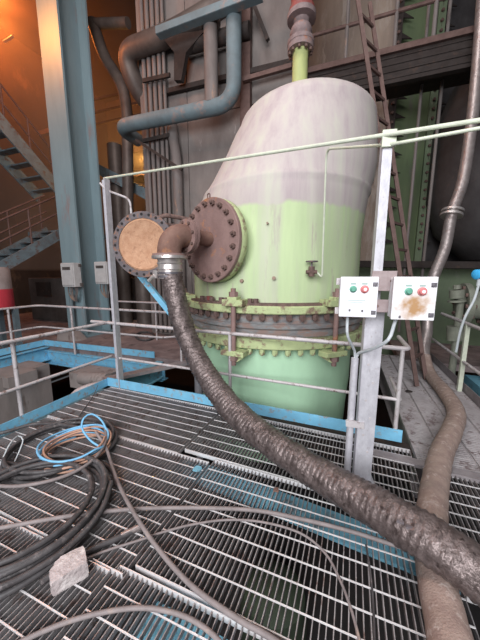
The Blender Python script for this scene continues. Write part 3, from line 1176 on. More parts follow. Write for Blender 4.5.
cable('loose_cable', [(-30, 533, .05), (0, 528, .05), (50, 519, .06), (85, 514, .045), (120, 510, .03), (160, 508, .016), (210, 508), (260, 511), (310, 521), (350, 531), (385, 542), (420, 553, .02)], .0135, M['greycable'], 'grey cable lying from the left edge across the grating to under the thick hose')
cable('loose_cable', [(96, 432, .16), (106, 448, .09), (112, 466, .05), (120, 487, .045), (137, 518, .05), (160, 551, .02), (192, 586, .014), (235, 617), (270, 637), (310, 665)], .0135, M['greycable'], 'brown-grey cable running from the blue hose coil down to the bottom centre')
cable('loose_cable', [(60, 572, .01), (100, 553, .01), (140, 540, .01), (160, 533, .01), (190, 525), (225, 520), (262, 522), (300, 533), (325, 553), (340, 580), (352, 612), (362, 650)], .0075, M['greycable'], 'thin dark cable arching over the middle grating to the bottom right')
cable('loose_cable', [(5, 650), (35, 635), (70, 621), (110, 611), (145, 608), (178, 614), (205, 628), (228, 650)], .0115, M['greycable'], 'grey cable arching along the bottom left edge of the picture below the brick')
cable('loose_wire', [(366, 545), (370, 570), (373, 600), (375, 650)], .0055, M['rubber'], 'thin black wire lying straight at the lower right beside the tan hose', 'wire')
cable('loose_wire', [(98, 385, .135), (92, 398, .01), (82, 412, .01), (74, 424, .01), (60, 436, .03)], .005, M['rubber'], 'thin black wire hanging over the blue toe plate corner at the left', 'wire')
cable('cable_end', [(40, 583, .03), (70, 562, .03), (95, 548, .022), (118, 538, .02), (138, 528, .02)], .018, M['rubber'], 'thick black cable end with a frayed pale tip beside the brick', 'cable')
b = MB(); p0_ = fl(121, 536, .02); p1_ = fl(142, 526, .02); b.cyl(p0_, p1_, .0195, 10)
tip = obj('cable_sleeve', b, M['silver'], None, 40)
tip.parent = [o for o in C.objects if o.name.startswith('cable_end')][0]
tip.location = tip.location - tip.parent.location

# big coil of black cable: one cable per strand ring stacked as a continuous helix
def helix(c, r0, turns, rc, dz, jit, ph=0.0, sq=1.0, tilt=None, tail=None):
    pts = []
    n = 14
    ks = [(R.uniform(-jit, jit), R.uniform(-jit, jit), R.uniform(-jit, jit)) for _ in range(turns + 1)]
    for i in range(turns * n + 1):
        k, f = divmod(i, n)
        f /= n
        k2 = min(k + 1, turns)
        a = ph + 2 * PI * i / n
        kk = min(k, turns)
        jr = ks[kk][0] * (1 - f) + ks[k2][0] * f
        jx = ks[kk][1] * (1 - f) + ks[k2][1] * f
        jy = ks[kk][2] * (1 - f) + ks[k2][2] * f
        z = c.z + rc + dz * (i / n) + .012 * math.sin(2.3 * a)
        pts.append(V((c.x + jx + (r0 + jr) * math.cos(a), c.y + jy + (r0 + jr) * sq * math.sin(a), max(z, rc))))
    return pts


coilc = V((-1.45, 1.63, 0))
for r0, turns, ph, z0, lab in ((.53, 3, .4, .0, 'outer black cable of the large coil at the left, widest turns on the grating'),
                               (.475, 3, 1.3, .025, 'middle black cable of the large coil at the left, resting on the outer turns'),
                               (.43, 2, 2.6, .05, 'inner black cable on top of the large coil at the left')):
    pts = helix(coilc + EZ * z0, r0, turns, .0175, .022, .035, ph)
    b = MB(); b.tube(spline(pts, .05), .0175, 8)
    tag(obj('coiled_cable', b, M['rubber'], None, 60), lab, 'cable', 'black cables of the large coil')
# second dark coil behind
pts = helix(V((-1.62, 2.32, 0)), .40, 3, .017, .024, .05, 1.0)
b = MB(); b.tube(spline(pts, .05), .017, 8)
tag(obj('coiled_cable', b, M['rubber'], None, 60), 'smaller black cable coil under the blue and tan hoses by the left toe plate', 'cable')
# upper loop sweeping over the coils
cable('loose_cable', [(-40, 478, .1), (0, 486, .12), (35, 484, .13), (70, 474, .12), (95, 458, .12), (106, 440, .12), (104, 424, .12)], .0125, M['greycable'], 'grey cable sweeping across the top of the large black coil to the blue hose')
cable('loose_cable', [(-40, 455, .03), (0, 462, .05), (40, 466, .05), (75, 464, .04), (100, 452, .03)], .016, M['rubber'], 'black cable crossing between the two coils from the left edge')
cable('loose_cable', [(-30, 440, .03), (5, 432, .05), (35, 424, .06), (65, 425, .06), (95, 432, .05), (110, 446, .03)], .017, M['rubber'], 'black cable lying along the left blue toe plate behind the blue hose')

# blue and tan hoses
bc = fl(77, 451, .03)
pts = helix(V((bc.x, bc.y, .03)), .27, 4, .009, .030, .03, 2.2)
e0 = fl(104, 448, .13)
b = MB(); b.tube(spline(pts[:-6] + [fl(104, 446, .12), at(107, 434, 2.45), at(102, 421, 2.5), at(92, 414, 2.5), at(84, 418, 2.45), at(82, 428, 2.38), at(90, 440, 2.32), at(102, 448, 2.28)], .03), .009, 8)
tag(obj('blue_hose', b, M['bluehose'], None, 60), 'bright blue thin hose coiled on the cables with one raised loop', 'hose')
pts = helix(V((bc.x + .02, bc.y - .02, .03)), .26, 4, .0095, .022, .035, .4)
b = MB(); b.tube(spline(pts, .03), .0095, 8)
tag(obj('tan_hose', b, M['tanhose'], None, 60), 'tan thin hose coiled together with the bright blue hose', 'hose')
cable('pale_wire', [(-6, 478, .02), (3, 458, .08), (10, 444, .14), (18, 436, .14), (23, 440, .12), (19, 452, .06), (13, 464, .02), (6, 472, .01)], .006, M['whitewire'], 'thin pale wire looped upright at the left edge on the grating', 'wire')

# ================================================================= BRICK AND DEBRIS
b = MB()
bo = fl(52, 599)
d1 = (fl(89, 577) - bo)
L_ = d1.length
e1 = d1.normalized()
e2 = EZ.cross(e1)
sx, sy, sz = L_ * 1.02, .125, .095
g = bmesh.ops.create_grid
vs_ = b.box(bo + e1 * sx / 2 + e2 * sy / 2 + EZ * sz / 2, (sx, sy, sz), (e1, e2, EZ))
bmesh.ops.subdivide_edges(b.b, edges=list(b.b.edges), cuts=5, use_grid_fill=True)
ctr = bo + e1 * sx / 2 + e2 * sy / 2 + EZ * sz / 2
for v in b.b.verts:
    l = v.co - ctr
    x, y, z = l.dot(e1) / sx * 2, l.dot(e2) / sy * 2, l.z / sz * 2
    k = 1.0
    out_ = [abs(x) > .99, abs(y) > .99, abs(z) > .99]
    if sum(out_) >= 2:
        k -= .03
    if sum(out_) == 3:
        k -= .05
    off = V((R.uniform(-1, 1), R.uniform(-1, 1), R.uniform(-1, 1))) * .0022
    nl = e1 * (x * sx / 2 * k) + e2 * (y * sy / 2 * k) + EZ * (z * sz / 2 * k)
    if x < -.3 and z > .5:
        nl -= EZ * .012 * (-.3 - x)
    if x < -.6 and y > .5:
        nl += e1 * .02
    if abs(x - (.15 * z)) < .13 and y < .2:
        nl -= e2 * -.004
    v.co = ctr + nl + off
    v.co.z = max(v.co.z, .002)
tag(obj('broken_brick', b, M['stone'], None, 35), 'broken pale brick lying on the grating at the lower left beside the black coil', 'brick')
for px, py, s, m, nm, lab, cat in ((276, 491, .028, M['rustpipe'], 'rust_flake', 'small red-brown rust flake on the grating left of the thick hose', 'debris'),
                              (197, 470, .045, M['bluebeam'], 'beam_patch', 'small blue plate on the middle of the grating, standing in for the beam below', 'debris'),  # flat plate standing in for blue beam visible through a grating hole
                              (409, 392, .05, M['darksteel'], 'dark_scrap', 'dark crumpled scrap on the walkway planks left of the tan hose', 'debris'),
                              (197, 296, .05, M['redvalve'], 'red_rag', 'small red-orange scrap on the flange of the vessel left of the clamp', 'debris')):
    b = MB()
    p = fl(px, py, .004) if py > 300 else V((CX - 1.31 * math.sin(math.radians(46)), CY - 1.31 * math.cos(math.radians(46)), 1.28))
    k = 7
    rad = [s * R.uniform(.6, 1.05) for _ in range(k)]
    ring_ = [p + V((rad[i] * math.cos(2 * PI * i / k), rad[i] * .8 * math.sin(2 * PI * i / k), R.uniform(0, .006))) for i in range(k)]
    b.prism(ring_, EZ * (.012 if py > 300 else .05))
    tag(obj(nm, b, m), lab, cat)

# ================================================================= LEFT BACKGROUND
# switch boxes on the column
def wall_box(c, w, d, h, label, m):
    t = thing('junction_box', label, 'electrical box', c - EZ * h / 2, 'junction boxes on the blue column')
    b = MB(); b.box(c, (w, d, h)); obj('housing', b, m, t, bevel=.01)
    b = MB(); b.box(c - EV * (d / 2 + .012) + EZ * h * .02, (w * .9, .024, h * .9)); lid = obj('cover', b, M['boxgrey'], t, bevel=.006)
    b = MB(); b.box(c - EV * (d / 2 + .028) + EZ * h * .27, (w * .6, .012, h * .12)); obj('name_plate', b, M['machine'], lid)
    for s in (-1, 1):
        b = MB(); b.box(c + EV * d * .3 + EU * (w * .55) + EZ * s * h * .4, (.06, .05, .07)); obj('mounting_tab', b, M['machine'], t)
    k = 5
    for i in range(k):
        b = MB()
        x = (i - 2) * w * .17
        b.tube(spline([c - EZ * h * .48 + EU * x, c - EZ * (h * .5 + .12) + EU * (x * 1.1 + R.uniform(-.04, .04)), c - EZ * (h * .5 + .26) + EU * (x * .7), c - EZ * (h * .5 + .36) + EU * (x * .3) + EV * .05], .06), .014, 6)
        obj('cable', b, M['greypipe'], t, 60)
    return t


wall_box(pv(71.5, 275, 5.05), .42, .2, .58, 'pale grey junction box on the front face of the blue column', M['boxgrey'])
wall_box(pv(104, 273, 5.55), .40, .2, .56, 'pale grey junction box on the right side of the blue column', M['boxgrey'])
b = MB(); p = pv(72, 310, 5.1); b.tube([p + EZ * .4, V((p.x, p.y, 0))], .045, 10)
tag(obj('conduit_pipe', b, M['bluepipe']), 'blue-grey conduit running down the column below the left junction box', 'conduit')

# stairs: both flights run along the v axis of the hall
def pu(px, py, u):
    r = ray(px, py)
    return r * (u / (r.x * CA - r.y * SA)) + V((0, 0, H))


def flight(name, lab, a0, a1, width, n, rails, hgt):
    """a0, a1: ends of the right-hand stringer; the flight extends by width towards -u"""
    base = V(((a0.x + a1.x) / 2, (a0.y + a1.y) / 2, min(a0.z, a1.z)))
    t = thing(name, lab, 'staircase', base)
    for s in (0, 1):
        b = MB(); b.bar(a0 - EU * width * s, a1 - EU * width * s, .05, hgt); obj('stringer', b, M['bluestair'], t)
    for i in range(n):
        q = a0.lerp(a1, (i + .5) / n)
        b = MB(); b.box(q - EU * width / 2 + EZ * .02, (width, .25, .035)); obj('tread', b, M['bluestair'], t)
    for s in rails:
        o = -EU * width * s
        for hz in (1.05, .58):
            b = MB(); b.tube([a0 + o + EZ * hz, a1 + o + EZ * hz], .024, 8); obj('handrail', b, M['brownsteel'], t, 40)
        for f in (.1, .32, .54, .76, .96):
            q = a0.lerp(a1, f) + o
            b = MB(); b.cyl(q, q + EZ * 1.05, .024, 8); obj('baluster', b, M['brownsteel'], t, 40)
    return t


a0, a1 = pu(57, 186, -8.8), pu(-5, 113, -8.8)
e_ = (a1 - a0)
flight('upper_stairs', 'upper blue-grey stair flight seen from below, climbing towards the left behind the blue column', a0 - e_ * .12 - EZ * .06, a0 + e_ * 1.7 - EZ * .06, 1.1, 9, (0,), .36)
a0, a1 = pu(0, 268, -7.9), pu(62, 233, -7.9)
e_ = (a1 - a0)
flight('lower_stairs', 'lower blue-grey stair flight rising to the blue column under the upper flight', a0 - e_ * 1.55, a0 + e_ * 1.12, .85, 15, (0, 1), .26)
a1 = a0 + e_ * 1.12
b = MB(); b.box(V((a1.x, a1.y, a1.z - .04)) + EV * .75 - EU * .85, (1.9, 1.5, .12))
tag(obj('stair_landing', b, M['bluestair']), 'blue-grey stair landing behind the blue column', 'landing')
# machine housing below the stairs
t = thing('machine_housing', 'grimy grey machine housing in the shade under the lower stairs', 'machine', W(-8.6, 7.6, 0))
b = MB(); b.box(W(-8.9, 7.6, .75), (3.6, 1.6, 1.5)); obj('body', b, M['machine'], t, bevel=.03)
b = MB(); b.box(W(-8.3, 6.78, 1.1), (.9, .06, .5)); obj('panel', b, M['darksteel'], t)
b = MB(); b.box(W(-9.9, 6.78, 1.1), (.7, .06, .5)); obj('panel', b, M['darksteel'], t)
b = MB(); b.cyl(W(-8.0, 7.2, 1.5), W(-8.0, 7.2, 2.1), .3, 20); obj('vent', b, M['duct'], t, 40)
# red and white drum on a stand
dr = at(-10, 290, 5.75)
t = thing('drum', 'red drum with a grimy pale top on a stand at the left edge', 'drum', V((dr.x, dr.y, 0)))
zt, zm, zb = at(-6, 267, 5.75).z, at(-6, 289, 5.75).z, at(-6, 309, 5.75).z
b = MB(); b.lathe([(0, zb), (.36, zb), (.37, zb + .04), (.37, zm), (0, zm)], V((dr.x, dr.y, 0)), n=32); obj('red_band', b, M['drumred'], t, 40)
b = MB(); b.lathe([(0, zm), (.365, zm), (.365, zt - .06), (.33, zt), (0, zt)], V((dr.x, dr.y, 0)), n=32); obj('pale_top', b, M['drumwhite'], t, 40)
for s in (-1, 1):
    for q in (-1, 1):
        b = MB(); b.box(V((dr.x, dr.y, zb / 2)) + EU * .26 * s + EV * .26 * q, (.09, .09, zb)); obj('stand_leg', b, M['bluepipe'], t)

# ---- pipes and ducts around the concrete wall
b = MB()
q0, q1 = pv(118, 127, 5.75), pv(214, 108, 5.75)
qe = pv(234, 104, 5.75)
p_up = V((qe.x, qe.y, pv(234, -30, 5.75).z))
b.tube(fillet([q0 + EV * .7, q0, V((qe.x, qe.y, q1.z)), p_up], .42, 10), .15, 20)
tag(obj('elbow_pipe', b, M['bluepipe'], None, 40), 'blue-grey pipe running along the concrete wall and bending up beside the vessel dome', 'pipe')
b = MB()
q = pv(211, 60, 5.75)
b.cyl(V((q.x, q.y, pv(211, 104, 5.75).z)), V((q.x, q.y, pv(211, 18, 5.75).z)), .14, 18)
b.cyl(V((q.x, q.y, pv(211, 24, 5.75).z)), V((q.x, q.y, pv(211, 20, 5.75).z)), .2, 18)
tag(obj('vertical_pipe', b, M['greypipe'], None, 40), 'grey vertical pipe standing on the blue-grey pipe beside its bend', 'pipe')
b = MB()
s0, s1 = pv(158, 30, 5.55), pv(262, -10, 5.55)
b.bar(s0, s1, .16, .02); b.bar(s0 - EV * .08 - EZ * .06, s1 - EV * .08 - EZ * .06, .02, .13); b.bar(s0 - EZ * .12, s1 - EZ * .12, .16, .02)
tag(obj('channel_beam', b, M['bluepipe']), 'blue-grey channel beam slanting above the pipes at the top left', 'beam')
b = MB()
b.prism([pv(161, 36, 5.9), pv(205, 30, 5.9), pv(186, 52, 5.9), pv(181, 80, 5.9), pv(174, 80, 5.9), pv(174, 52, 5.9)], EV * .12)
tag(obj('hanger_bracket', b, M['darksteel']), 'dark triangular hanger bracket under the channel beam', 'bracket')
b = MB(); b.cyl(pv(176, 50, 6.05), pv(250, 30, 6.05), .14, 16)
tag(obj('wall_pipe', b, M['darksteel'], None, 40), 'dark horizontal pipe in the shade under the channel beam', 'pipe')
b = MB(); b.bar(pv(162, 93, 6.2), pv(300, 60, 6.2), .08, .10)
tag(obj('wall_rail', b, M['darksteel']), 'dark steel strip fixed across the concrete wall behind the two upright pipes', 'rail')
# large clad duct and elbow at top left
b = MB()
b.tube(fillet([pv(230, 0, 6.25), pv(172, 34, 6.0), pv(124, 52, 6.0), pv(126, 62, 6.0) + EV * .3 - EZ * .4, pv(142, 112, 6.0) + EV * 1.6 ], .5, 10), .21, 22)
tag(obj('clad_duct', b, M['duct'], None, 40), 'large shiny grey clad duct bending away at the top of the concrete wall', 'duct')
b = MB()
b.tube(fillet([pv(92, 22, 6.8), pv(96, 32, 6.8), pv(103, 55, 6.8), pv(122, 84, 6.8), pv(127, 108, 6.8), pv(128, 180, 6.8), pv(128, 240, 6.8)], .4, 8), .15, 18)
tag(obj('clad_pipe', b, M['duct'], None, 40), 'grey clad pipe curving down between the blue column and the concrete wall', 'pipe')
b = MB(); b.cyl(pv(88, 24, 6.8), pv(128, 23, 6.8), .12, 14)
tag(obj('clad_branch', b, M['duct'], None, 40), 'short horizontal clad pipe beside the top of the blue column', 'pipe')
b = MB(); p = pv(116, 170, 7.4); b.cyl(V((p.x, p.y, .0)), V((p.x, p.y, pv(116, 145, 7.4).z)), .22, 18); b.cyl(V((p.x, p.y, pv(116, 186, 7.4).z)), V((p.x, p.y, pv(116, 181, 7.4).z)), .26, 18)
tag(obj('clad_pipe', b, M['duct'], None, 40), 'short upright clad pipe behind the left end of the thin pale rod', 'pipe')
b = MB(); p = pv(139, 205, 7.0); b.lathe([(0, 0), (.3, 0), (.3, .1), (.24, .12), (.24, 3.2), (.28, 3.22), (.28, 3.32), (0, 3.32)], V((p.x, p.y, 0)), n=22)
tag(obj('clad_canister', b, M['duct'], None, 40), 'dull silver canister on the floor behind the orange-rusted cover', 'canister')
for i, (px, rr_) in enumerate(((146.5, .05), (151.5, .05), (156.5, .05), (161.5, .05), (166, .04))):
    b = MB(); p = pv(px, 120, 6.15); b.cyl(V((p.x, p.y, .1)), V((p.x, p.y, 9.8)), rr_, 10)
    lab = ['first from the left', 'second from the left', 'middle one', 'second from the right', 'thinnest, last on the right'][i]
    tag(obj('riser_pipe', b, M['greypipe'], None, 40), 'thin grey riser pipe on the concrete wall edge, %s of five' % lab, 'pipe', 'riser pipes on the concrete wall')
for i, py in enumerate((78, 138)):
    b = MB(); b.bar(pv(143, py + 3, 6.02), pv(170, py - 3, 6.02), .05, .08)
    tag(obj('pipe_strap', b, M['darksteel']), ['upper dark strap across the five riser pipes', 'lower dark strap across the five riser pipes'][i], 'strap', 'straps of the riser pipes')
b = MB(); p = pv(175, 160, 6.15); b.tube(fillet([pv(172, 124, 6.2), pv(173, 136, 6.1), V((p.x + .05, p.y, p.z)), V((p.x + .05, p.y, .1))], .3), .12, 14)
tag(obj('wall_conduit', b, M['greypipe'], None, 40), 'grey upright pipe on the concrete wall below the blue-grey pipe', 'pipe')
b = MB(); b.bar(pv(136, 140, 5.8), pv(182, 170, 5.8), .05, .06)
tag(obj('slanting_bar', b, M['darksteel']), 'dark slanting bar in front of the riser pipes', 'bar')
b = MB(); b.bar(pv(100, 170, 7.2), pv(150, 196, 7.2), .2, .28)
tag(obj('slanting_beam', b, M['bluestair']), 'dark blue-grey slanting beam behind the thin pale rod at left', 'beam')
for i, py in enumerate((95, 108, 120)):
    b = MB(); b.bar(pv(92, py + 5, 9), pv(142, py - 6, 9), .06, .07)
    tag(obj('wall_rung', b, M['brownsteel']), ['topmost', 'middle', 'lowest'][i] + ' brown cross bar glimpsed between the column and the riser pipes', 'bar', 'brown cross bars behind the clad pipe')
# amber-lit bay with a small lamp
t = thing('bay_lamp', 'small glowing amber lamp in the bay left of the riser pipes', 'lamp', pv(146, 168, 9.5))
b = MB(); p = pv(146.5, 164, 9.5); b.cyl(p - EZ * .14, p + EZ * .14, .07, 12); obj('lamp_glass', b, M['lampglow'], t, 40)
b = MB(); b.box(p + EZ * .2, (.2, .2, .1)); b.box(p + EV * .15, (.06, .1, .4)); obj('lamp_bracket', b, M['darksteel'], t)
b = MB()
b.box(pv(138, 145, 10) + EV * .3, (1.6, .1, .2)); b.box(pv(138, 176, 9.8) + EV * .2, (1.8, .8, .15))
tag(obj('bay_ledge', b, M['brownsteel']), 'brown steel ledge and lintel of the amber-lit bay', 'ledge')

# upper left structures under the orange haze
for i, (a, c_, m) in enumerate((((-10, 40, 11), (60, 20, 11), .16), ((0, 60, 12), (50, 110, 12), .12), ((-10, 150, 10.5), (60, 128, 10.5), .2))):
    b = MB(); b.bar(pv(*a), pv(*c_), m, m)
    tag(obj('roof_member', b, M['brownsteel']), ['uppermost brown steel member in the orange glow at the top left', 'slanting brown steel member in the orange glow left of the column', 'lower brown steel member behind the upper stair handrail'][i], 'beam', 'brown steel members at the top left')
b = MB(); p = pv(4, 42, 8.5); b.bar(p, p + EU * .55 + EZ * .06, .1, .05)
tag(obj('lamp_tube', b, mat('pale_lamp_housing', (.7, .55, .4), rough=.4)), 'short pale lamp housing in the orange glow at the top left edge', 'lamp')

# ================================================================= RIGHT BACKGROUND
# tall casing built from beige, green and dark panels with bolted rib flanges
def vp_panel(px0, py, px1, v0, v1):
    return pv(px0, py, v0), pv(px1, py, v1)


t = thing('furnace_casing', 'tall beige and green panelled casing with bolted ribs behind the ladder', 'casing', W(2.6, 9.2, 0))
def casing(name, pa, pb_, z0, z1, m, thick=.3):
    b = MB()
    a = V((pa.x, pa.y, 0)); c = V((pb_.x, pb_.y, 0))
    d = (c - a).normalized(); nn = V((-d.y, d.x, 0))
    if nn.dot(EV) < 0:
        nn = -nn
    b.prism([a + EZ * z0, c + EZ * z0, c + nn * thick + EZ * z0, a + nn * thick + EZ * z0], EZ * (z1 - z0))
    return obj(name, b, m, t)


k1, k2 = pv(306, 60, 9.4), pv(391, 100, 8.4)
casing('beige_panel', k1, k2, 1.2, 11, M['beige'])
k3 = pv(429, 120, 9.0)
casing('green_panel', k2, k3, 1.2, 11, M['dkgreen'])
k4 = pv(530, 120, 10.6)
casing('dark_panel', k3, k4, 1.2, 11, M['charcoal'])
for kk, m, nm in ((k2, M['darksteel'], 'rib'), (k3, M['greenwall'], 'rib')):
    b = MB(); b.box(V((kk.x, kk.y - .08, 6.1)), (.16, .18, 9.8)); rib = obj('rib_flange', b, m, t)
    for i in range(14):
        z = 2.4 + i * .42
        b = MB(); b.prism([V((kk.x - .03, kk.y - .17, z)), V((kk.x + .34, kk.y - .10, z + .05)), V((kk.x - .03, kk.y - .17, z + .16))], EV * .03)
        obj('gusset', b, M['darksteel'], rib)
    proto = None
    for i in range(28):
        w = V((kk.x - .04, kk.y - .172, 2.3 + i * .21))
        if proto is None:
            nb = MB(); hexnut(nb, .035, .04)
            proto = local_part('bolt', nb, M['nut'], rib, w, None, V((0, 0, 1)).rotation_difference(V((0, -1, 0))))
        else:
            dup_mesh(proto, rib, w, V((0, 0, 1)).rotation_difference(V((0, -1, 0))).to_euler())
for px, m in ((411, M['greypipe']), (430, M['greypipe'])):
    b = MB(); p = pv(px, 200, 7.2); b.cyl(V((p.x, p.y, .3)), V((p.x, p.y, 10)), .03, 8)
    tag(obj('thin_riser', b, m, None, 40), 'thin grey riser in front of the %s' % ('green casing panel' if px == 411 else 'dark casing panel'), 'pipe')
# ledge and lower green wall
b = MB(); b.bar(pv(350, 264, 7.3), pv(520, 266, 7.3), .5, .14)
tag(obj('casing_ledge', b, M['darksteel']), 'dark horizontal ledge at the foot of the bolted casing', 'ledge')
b = MB(); a = pv(340, 290, 7.7); c_ = pv(560, 300, 7.7)
b.prism([V((a.x, a.y, -.5)), V((c_.x, c_.y, -.5)), V((c_.x, c_.y, -.5)) + EV * .3, V((a.x, a.y, -.5)) + EV * .3], EZ * 2.3)
struct('wall_right', b, M['greenwall'])
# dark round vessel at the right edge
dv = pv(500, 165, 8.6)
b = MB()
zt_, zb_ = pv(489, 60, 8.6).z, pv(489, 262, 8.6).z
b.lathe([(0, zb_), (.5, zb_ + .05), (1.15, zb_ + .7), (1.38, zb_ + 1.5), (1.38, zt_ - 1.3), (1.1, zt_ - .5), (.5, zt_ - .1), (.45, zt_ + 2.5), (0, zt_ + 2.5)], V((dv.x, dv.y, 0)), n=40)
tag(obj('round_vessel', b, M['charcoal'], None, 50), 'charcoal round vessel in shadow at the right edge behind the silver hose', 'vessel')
# catwalk
t = thing('catwalk', 'dark overhead catwalk crossing behind the dome with a thin brown handrail', 'catwalk', pv(400, 75, 6.6))
b = MB()
zt_ = pv(430, 41, 6.6).z
zb_ = pv(430, 77, 6.6).z
L0, L1 = UV(pv(262, 100, 6.6))[0], UV(pv(500, 40, 6.6))[0] + .6
b.box(W((L0 + L1) / 2, 6.62, (zt_ + zb_) / 2), (L1 - L0, .04, zt_ - zb_ - .08))
b.box(W((L0 + L1) / 2, 7.05, zt_ - .35), (L1 - L0, .9, .05))
obj('fascia', b, M['darksteel'], t)
b = MB(); b.box(W((L0 + L1) / 2, 6.58, zt_ - .02), (L1 - L0, .10, .10)); obj('top_flange', b, M['brownsteel'], t)
b = MB(); b.box(W((L0 + L1) / 2, 6.58, zb_ + .02), (L1 - L0, .12, .06)); obj('bottom_flange', b, M['darksteel'], t)
b = MB()
for k in range(4):
    zz = zb_ + (zt_ - zb_) * (k + 1) / 5
    b.box(W((L0 + L1) / 2, 6.595, zz), (L1 - L0, .02, .03))
obj('edge_strips', b, M['darksteel'], t)
b = MB(); b.tube([W(L0, 6.6, zt_ + .62), W(L1, 6.6, zt_ + .62)], .035, 8); obj('handrail', b, M['brownsteel'], t, 40)
for px in (346, 394, 432):
    b = MB(); p = pv(px, 50, 6.6); b.cyl(V((p.x, p.y, zt_)), V((p.x, p.y, zt_ + 1.1)), .035, 8); obj('post', b, M['greypipe'], t, 40)
# dark posts and bars behind the dome at top centre
b = MB(); p = pv(279, 50, 6.9); b.cyl(V((p.x, p.y, 3)), V((p.x, p.y, 10)), .07, 10)
tag(obj('thin_post', b, M['dkgreen'], None, 40), 'thin green post left of the red valve', 'post')
b = MB(); p = pv(270, 30, 7.2); b.box(V((p.x, p.y, 6)), (.35, .2, 9))
tag(obj('dark_stanchion', b, M['dkgreen']), 'dark green stanchion behind the thin green post', 'stanchion')
b = MB(); b.bar(pv(243, 80, 6.05), pv(292, 66, 6.05), .08, .08)
tag(obj('small_platform_bar', b, M['brownsteel']), 'brown bar above the left shoulder of the dome', 'bar')
b = MB(); b.bar(pv(252, 0, 6.1), pv(268, 40, 6.1), .07, .07)
tag(obj('knee_brace', b, M['darksteel']), 'dark knee brace at the top centre left of the inlet pipe', 'brace')

# ladder
la, lb = fl(417, 386, .02), at(356, -12, 4.95)
ra, rb = la + V((.30, .26, 0)), lb + V((.32, .24, 0))
t = thing('ladder', 'red-brown steel ladder leaning past the right side of the dome', 'ladder', la)
b = MB(); b.bar(la, lb, .055, .05, EV); obj('stile', b, M['brownsteel'], t)
b = MB(); b.bar(ra, rb, .055, .05, EV); obj('stile', b, M['brownsteel'], t)
for i in range(1, 15):
    f = i / 15
    b = MB(); b.bar(la.lerp(lb, f), ra.lerp(rb, f), .035, .035); obj('rung', b, M['brownsteel'], t)

# flanged equipment and transmitter on the lower right
t = thing('pump_casing', 'olive-grey flanged pump casing beyond the right railing', 'pump', W(3.0, 5.6, -.3))
pc = pv(476, 305, 5.4)
b = MB(); b.cyl(pc + EU * -.2, pc + EU * 1.2, .22, 24); obj('body', b, M['equip'], t, 40)
for s in (-.2, .1):
    b = MB(); b.cyl(pc + EU * s, pc + EU * (s + .08), .34, 24); f_ = obj('flange', b, M['equip'], t, 40)
    for k in range(10):
        a = 2 * PI * k / 10
        b = MB(); q = pc + EU * (s - .03) + (EV * math.cos(a) + EZ * math.sin(a)) * .28
        b.cyl(q, q + EU * .14, .03, 6); obj('bolt', b, M['nut'], f_)
b = MB(); b.cyl(V((pc.x, pc.y, -.5)) + EU * .5, pc + EU * .5, .14, 16); obj('leg', b, M['equip'], t, 40)
b = MB(); q = pv(457, 330, 5.2); b.cyl(V((q.x, q.y, -.4)), V((q.x, q.y, pv(457, 296, 5.2).z)), .05, 12)
b.cyl(pv(457, 298, 5.2), pv(457, 290, 5.2), .10, 12); b.cyl(pv(457, 302, 5.2), pv(457, 300, 5.2), .12, 12); b.cyl(pv(457, 294, 5.2), pc + EU * -.1, .07, 12)
b.cyl(pv(457, 289, 5.2), pv(457, 285, 5.2), .05, 8); b.cyl(pv(455, 326, 5.2), pv(455, 340, 5.2), .11, 12)
tag(obj('drain_valve', b, M['equip'], None, 40), 'olive-grey valve with a vertical pipe in front of the pump casing', 'valve')
tr = at(480, 274, 2.9)
t = thing('transmitter', 'bright blue transmitter head with a pale cable at the right edge', 'transmitter', tr - EZ * .1)
b = MB(); b.lathe([(0, -.06), (.035, -.06), (.05, -.05), (.05, .04), (.04, .055), (0, .06)], tr, V((1, .2, .1)), 20); obj('head', b, M['bluecap'], t, 40)
b = MB(); b.cyl(tr - EZ * .03, tr - EZ * .12, .02, 12); obj('gland', b, M['whitewire'], t, 40)
b = MB(); b.tube(spline([tr - EZ * .12, at(474, 300, 2.9), at(466, 315, 2.9), at(460, 332, 2.95), at(456, 352, 3.0)], .05), .012, 8); obj('cable', b, M['whitewire'], t, 40)
b = MB(); b.cyl(tr + V((.02, .03, 0)), tr + V((.3, .1, -.3)), .02, 8); obj('mounting_stem', b, M['equip'], t, 40)
# blue machine under the right walkway
b = MB(); b.box(W(2.75, 5.4, -.45), (1.2, 1.2, .5)); b.box(W(2.75, 5.4, -.75), (.6, .6, 1.4))
tag(obj('blue_housing', b, M['bluebeam']), 'dull blue machine housing glimpsed below the right railing', 'machine')
# pipe in the left opening
b = MB(); b.tube(fillet([pv(60, 420, 2.3) - EZ * .3, pv(74, 392, 3.0), pv(100, 384, 3.3), pv(125, 386, 3.3), pv(150, 420, 3.3)], .2), .06, 10)
tag(obj('pit_pipe', b, M['railpaint'], None, 40), 'grey pipe curving inside the floor opening on the left', 'pipe')
b = MB(); b.box(pv(96, 378, 3.9), (.8, .5, .3)); b.cyl(pv(82, 378, 3.6), pv(108, 380, 3.6), .12, 14)
tag(obj('pit_motor', b, M['pitconcrete'], None, 40), 'grimy pale machine in the floor opening below the far blue beam', 'machine')
b = MB(); p = fl(195, 400, -.6); b.cyl(V((p.x - .1, p.y + 1.1, -2.5)), V((p.x - .1, p.y + 1.1, .25)), .09, 12)
tag(obj('pit_riser', b, M['galv'], None, 40), 'pale upright pipe left of the mint lower shell', 'pipe')
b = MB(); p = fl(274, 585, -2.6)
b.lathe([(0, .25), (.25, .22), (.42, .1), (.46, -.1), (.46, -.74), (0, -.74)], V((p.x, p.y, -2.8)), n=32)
tag(obj('lower_tank', b, mat('shaded_tank_paint', (.05, .068, .042), (.03, .04, .028), 2), None, 40), 'dark green tank glimpsed through the grating at the bottom centre', 'tank')
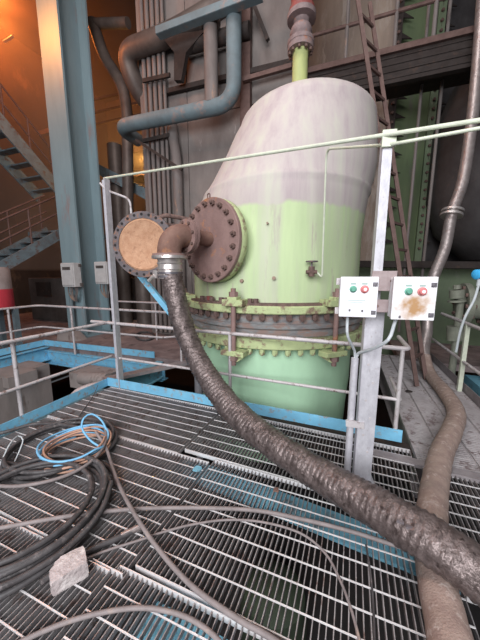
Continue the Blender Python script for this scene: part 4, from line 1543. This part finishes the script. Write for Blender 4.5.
# bundle of dark rags on the far floor
b = MB()
rg = [fl(145 + 9 * math.cos(q), 336 + 4 * math.sin(q), .03) for q in [i * .55 for i in range(22)]]
b.tube(spline(rg, .06), .03, 6)
tag(obj('rope_heap', b, M['rubber'], None, 60), 'dark heap of rope on the far floor left of the hose', 'rope')
b = MB()
p = pv(67, 341, 4.75)
b.prism([V((p.x - .25, p.y, 0)), V((p.x + .3, p.y, 0)), V((p.x + .1, p.y, .22)), V((p.x - .2, p.y, .25))], EV * .25)
tag(obj('rubble_sack', b, M['pitconcrete']), 'crumpled grey sack on the floor at the foot of the blue column', 'sack')

# ================================================================= LIGHT
def area(name, loc, target, sx_, sy_, power, col):
    l = bpy.data.lights.new(name, 'AREA')
    l.shape = 'RECTANGLE'; l.size = sx_; l.size_y = sy_; l.energy = power; l.color = col
    o = bpy.data.objects.new(name, l)
    C.objects.link(o)
    o.location = loc
    o.rotation_euler = (V(target) - V(loc)).to_track_quat('-Z', 'Y').to_euler()
    return o


def point(name, loc, power, col, r=.15):
    l = bpy.data.lights.new(name, 'POINT')
    l.energy = power; l.color = col; l.shadow_soft_size = r
    o = bpy.data.objects.new(name, l)
    C.objects.link(o); o.location = loc
    return o


area('daylight_doorway', (-1.8, -4.8, 4.2), (.3, 3.5, .9), 6, 4.5, 1120, (.97, .98, 1))
area('roof_opening', (-.6, 2.0, 9.5), (0, 3, 0), 3.5, 3.0, 300, (1, .96, .95))
point('sodium_lamp', pv(14, 6, 4.5), 170, (1, .27, .045), .2)
point('sodium_lamp_far', pv(0, 18, 8.4), 900, (1, .24, .045), .3)
b = MB()
b.box(W(-10.6, 10.2, 6.6), (7.2, 8.8, 9.6))
hz = bpy.data.materials.new('orange_dust_haze')
hz.use_nodes = True
nt = hz.node_tree
nt.nodes.clear()
_o = nt.nodes.new('ShaderNodeOutputMaterial')
_v = nt.nodes.new('ShaderNodeVolumeScatter')
_v.inputs['Density'].default_value = .04
_v.inputs['Color'].default_value = (.9, .8, .7, 1)
nt.links.new(_v.outputs[0], _o.inputs['Volume'])
ho = obj('dust_haze', b, hz)
ho['kind'] = 'stuff'
tag(ho, 'dust haze glowing orange around the lamps at the top left', 'haze')
point('bay_light', pv(141, 160, 9.2), 160, (1, .5, .13), .1)

point('warm_dome_fill', (-2.6, 3.0, 7.5), 170, (1, .58, .45), .3)  # unseen warm fill added to tint the left of the dome pink
w = bpy.data.worlds.new('hall_ambient')
w.use_nodes = True
w.node_tree.nodes['Background'].inputs[0].default_value = (.88, .92, 1, 1)
w.node_tree.nodes['Background'].inputs[1].default_value = .08
SC.world = w

# ================================================================= CAMERA
cam = bpy.data.cameras.new('camera')
cam.sensor_fit = 'VERTICAL'
cam.sensor_height = 36
cam.lens = 36 * F / 640
cam.clip_start = .05
cam.clip_end = 100
co = bpy.data.objects.new('camera', cam)
C.objects.link(co)
co.location = (0, 0, H)
co.rotation_euler = (PI / 2 - P, 0, 0)
SC.camera = co
vs = SC.view_settings
vs.view_transform = 'Standard'
vs.look = 'None'
vs.exposure = 0.0
vs.gamma = 1.0
vs.use_curve_mapping = False
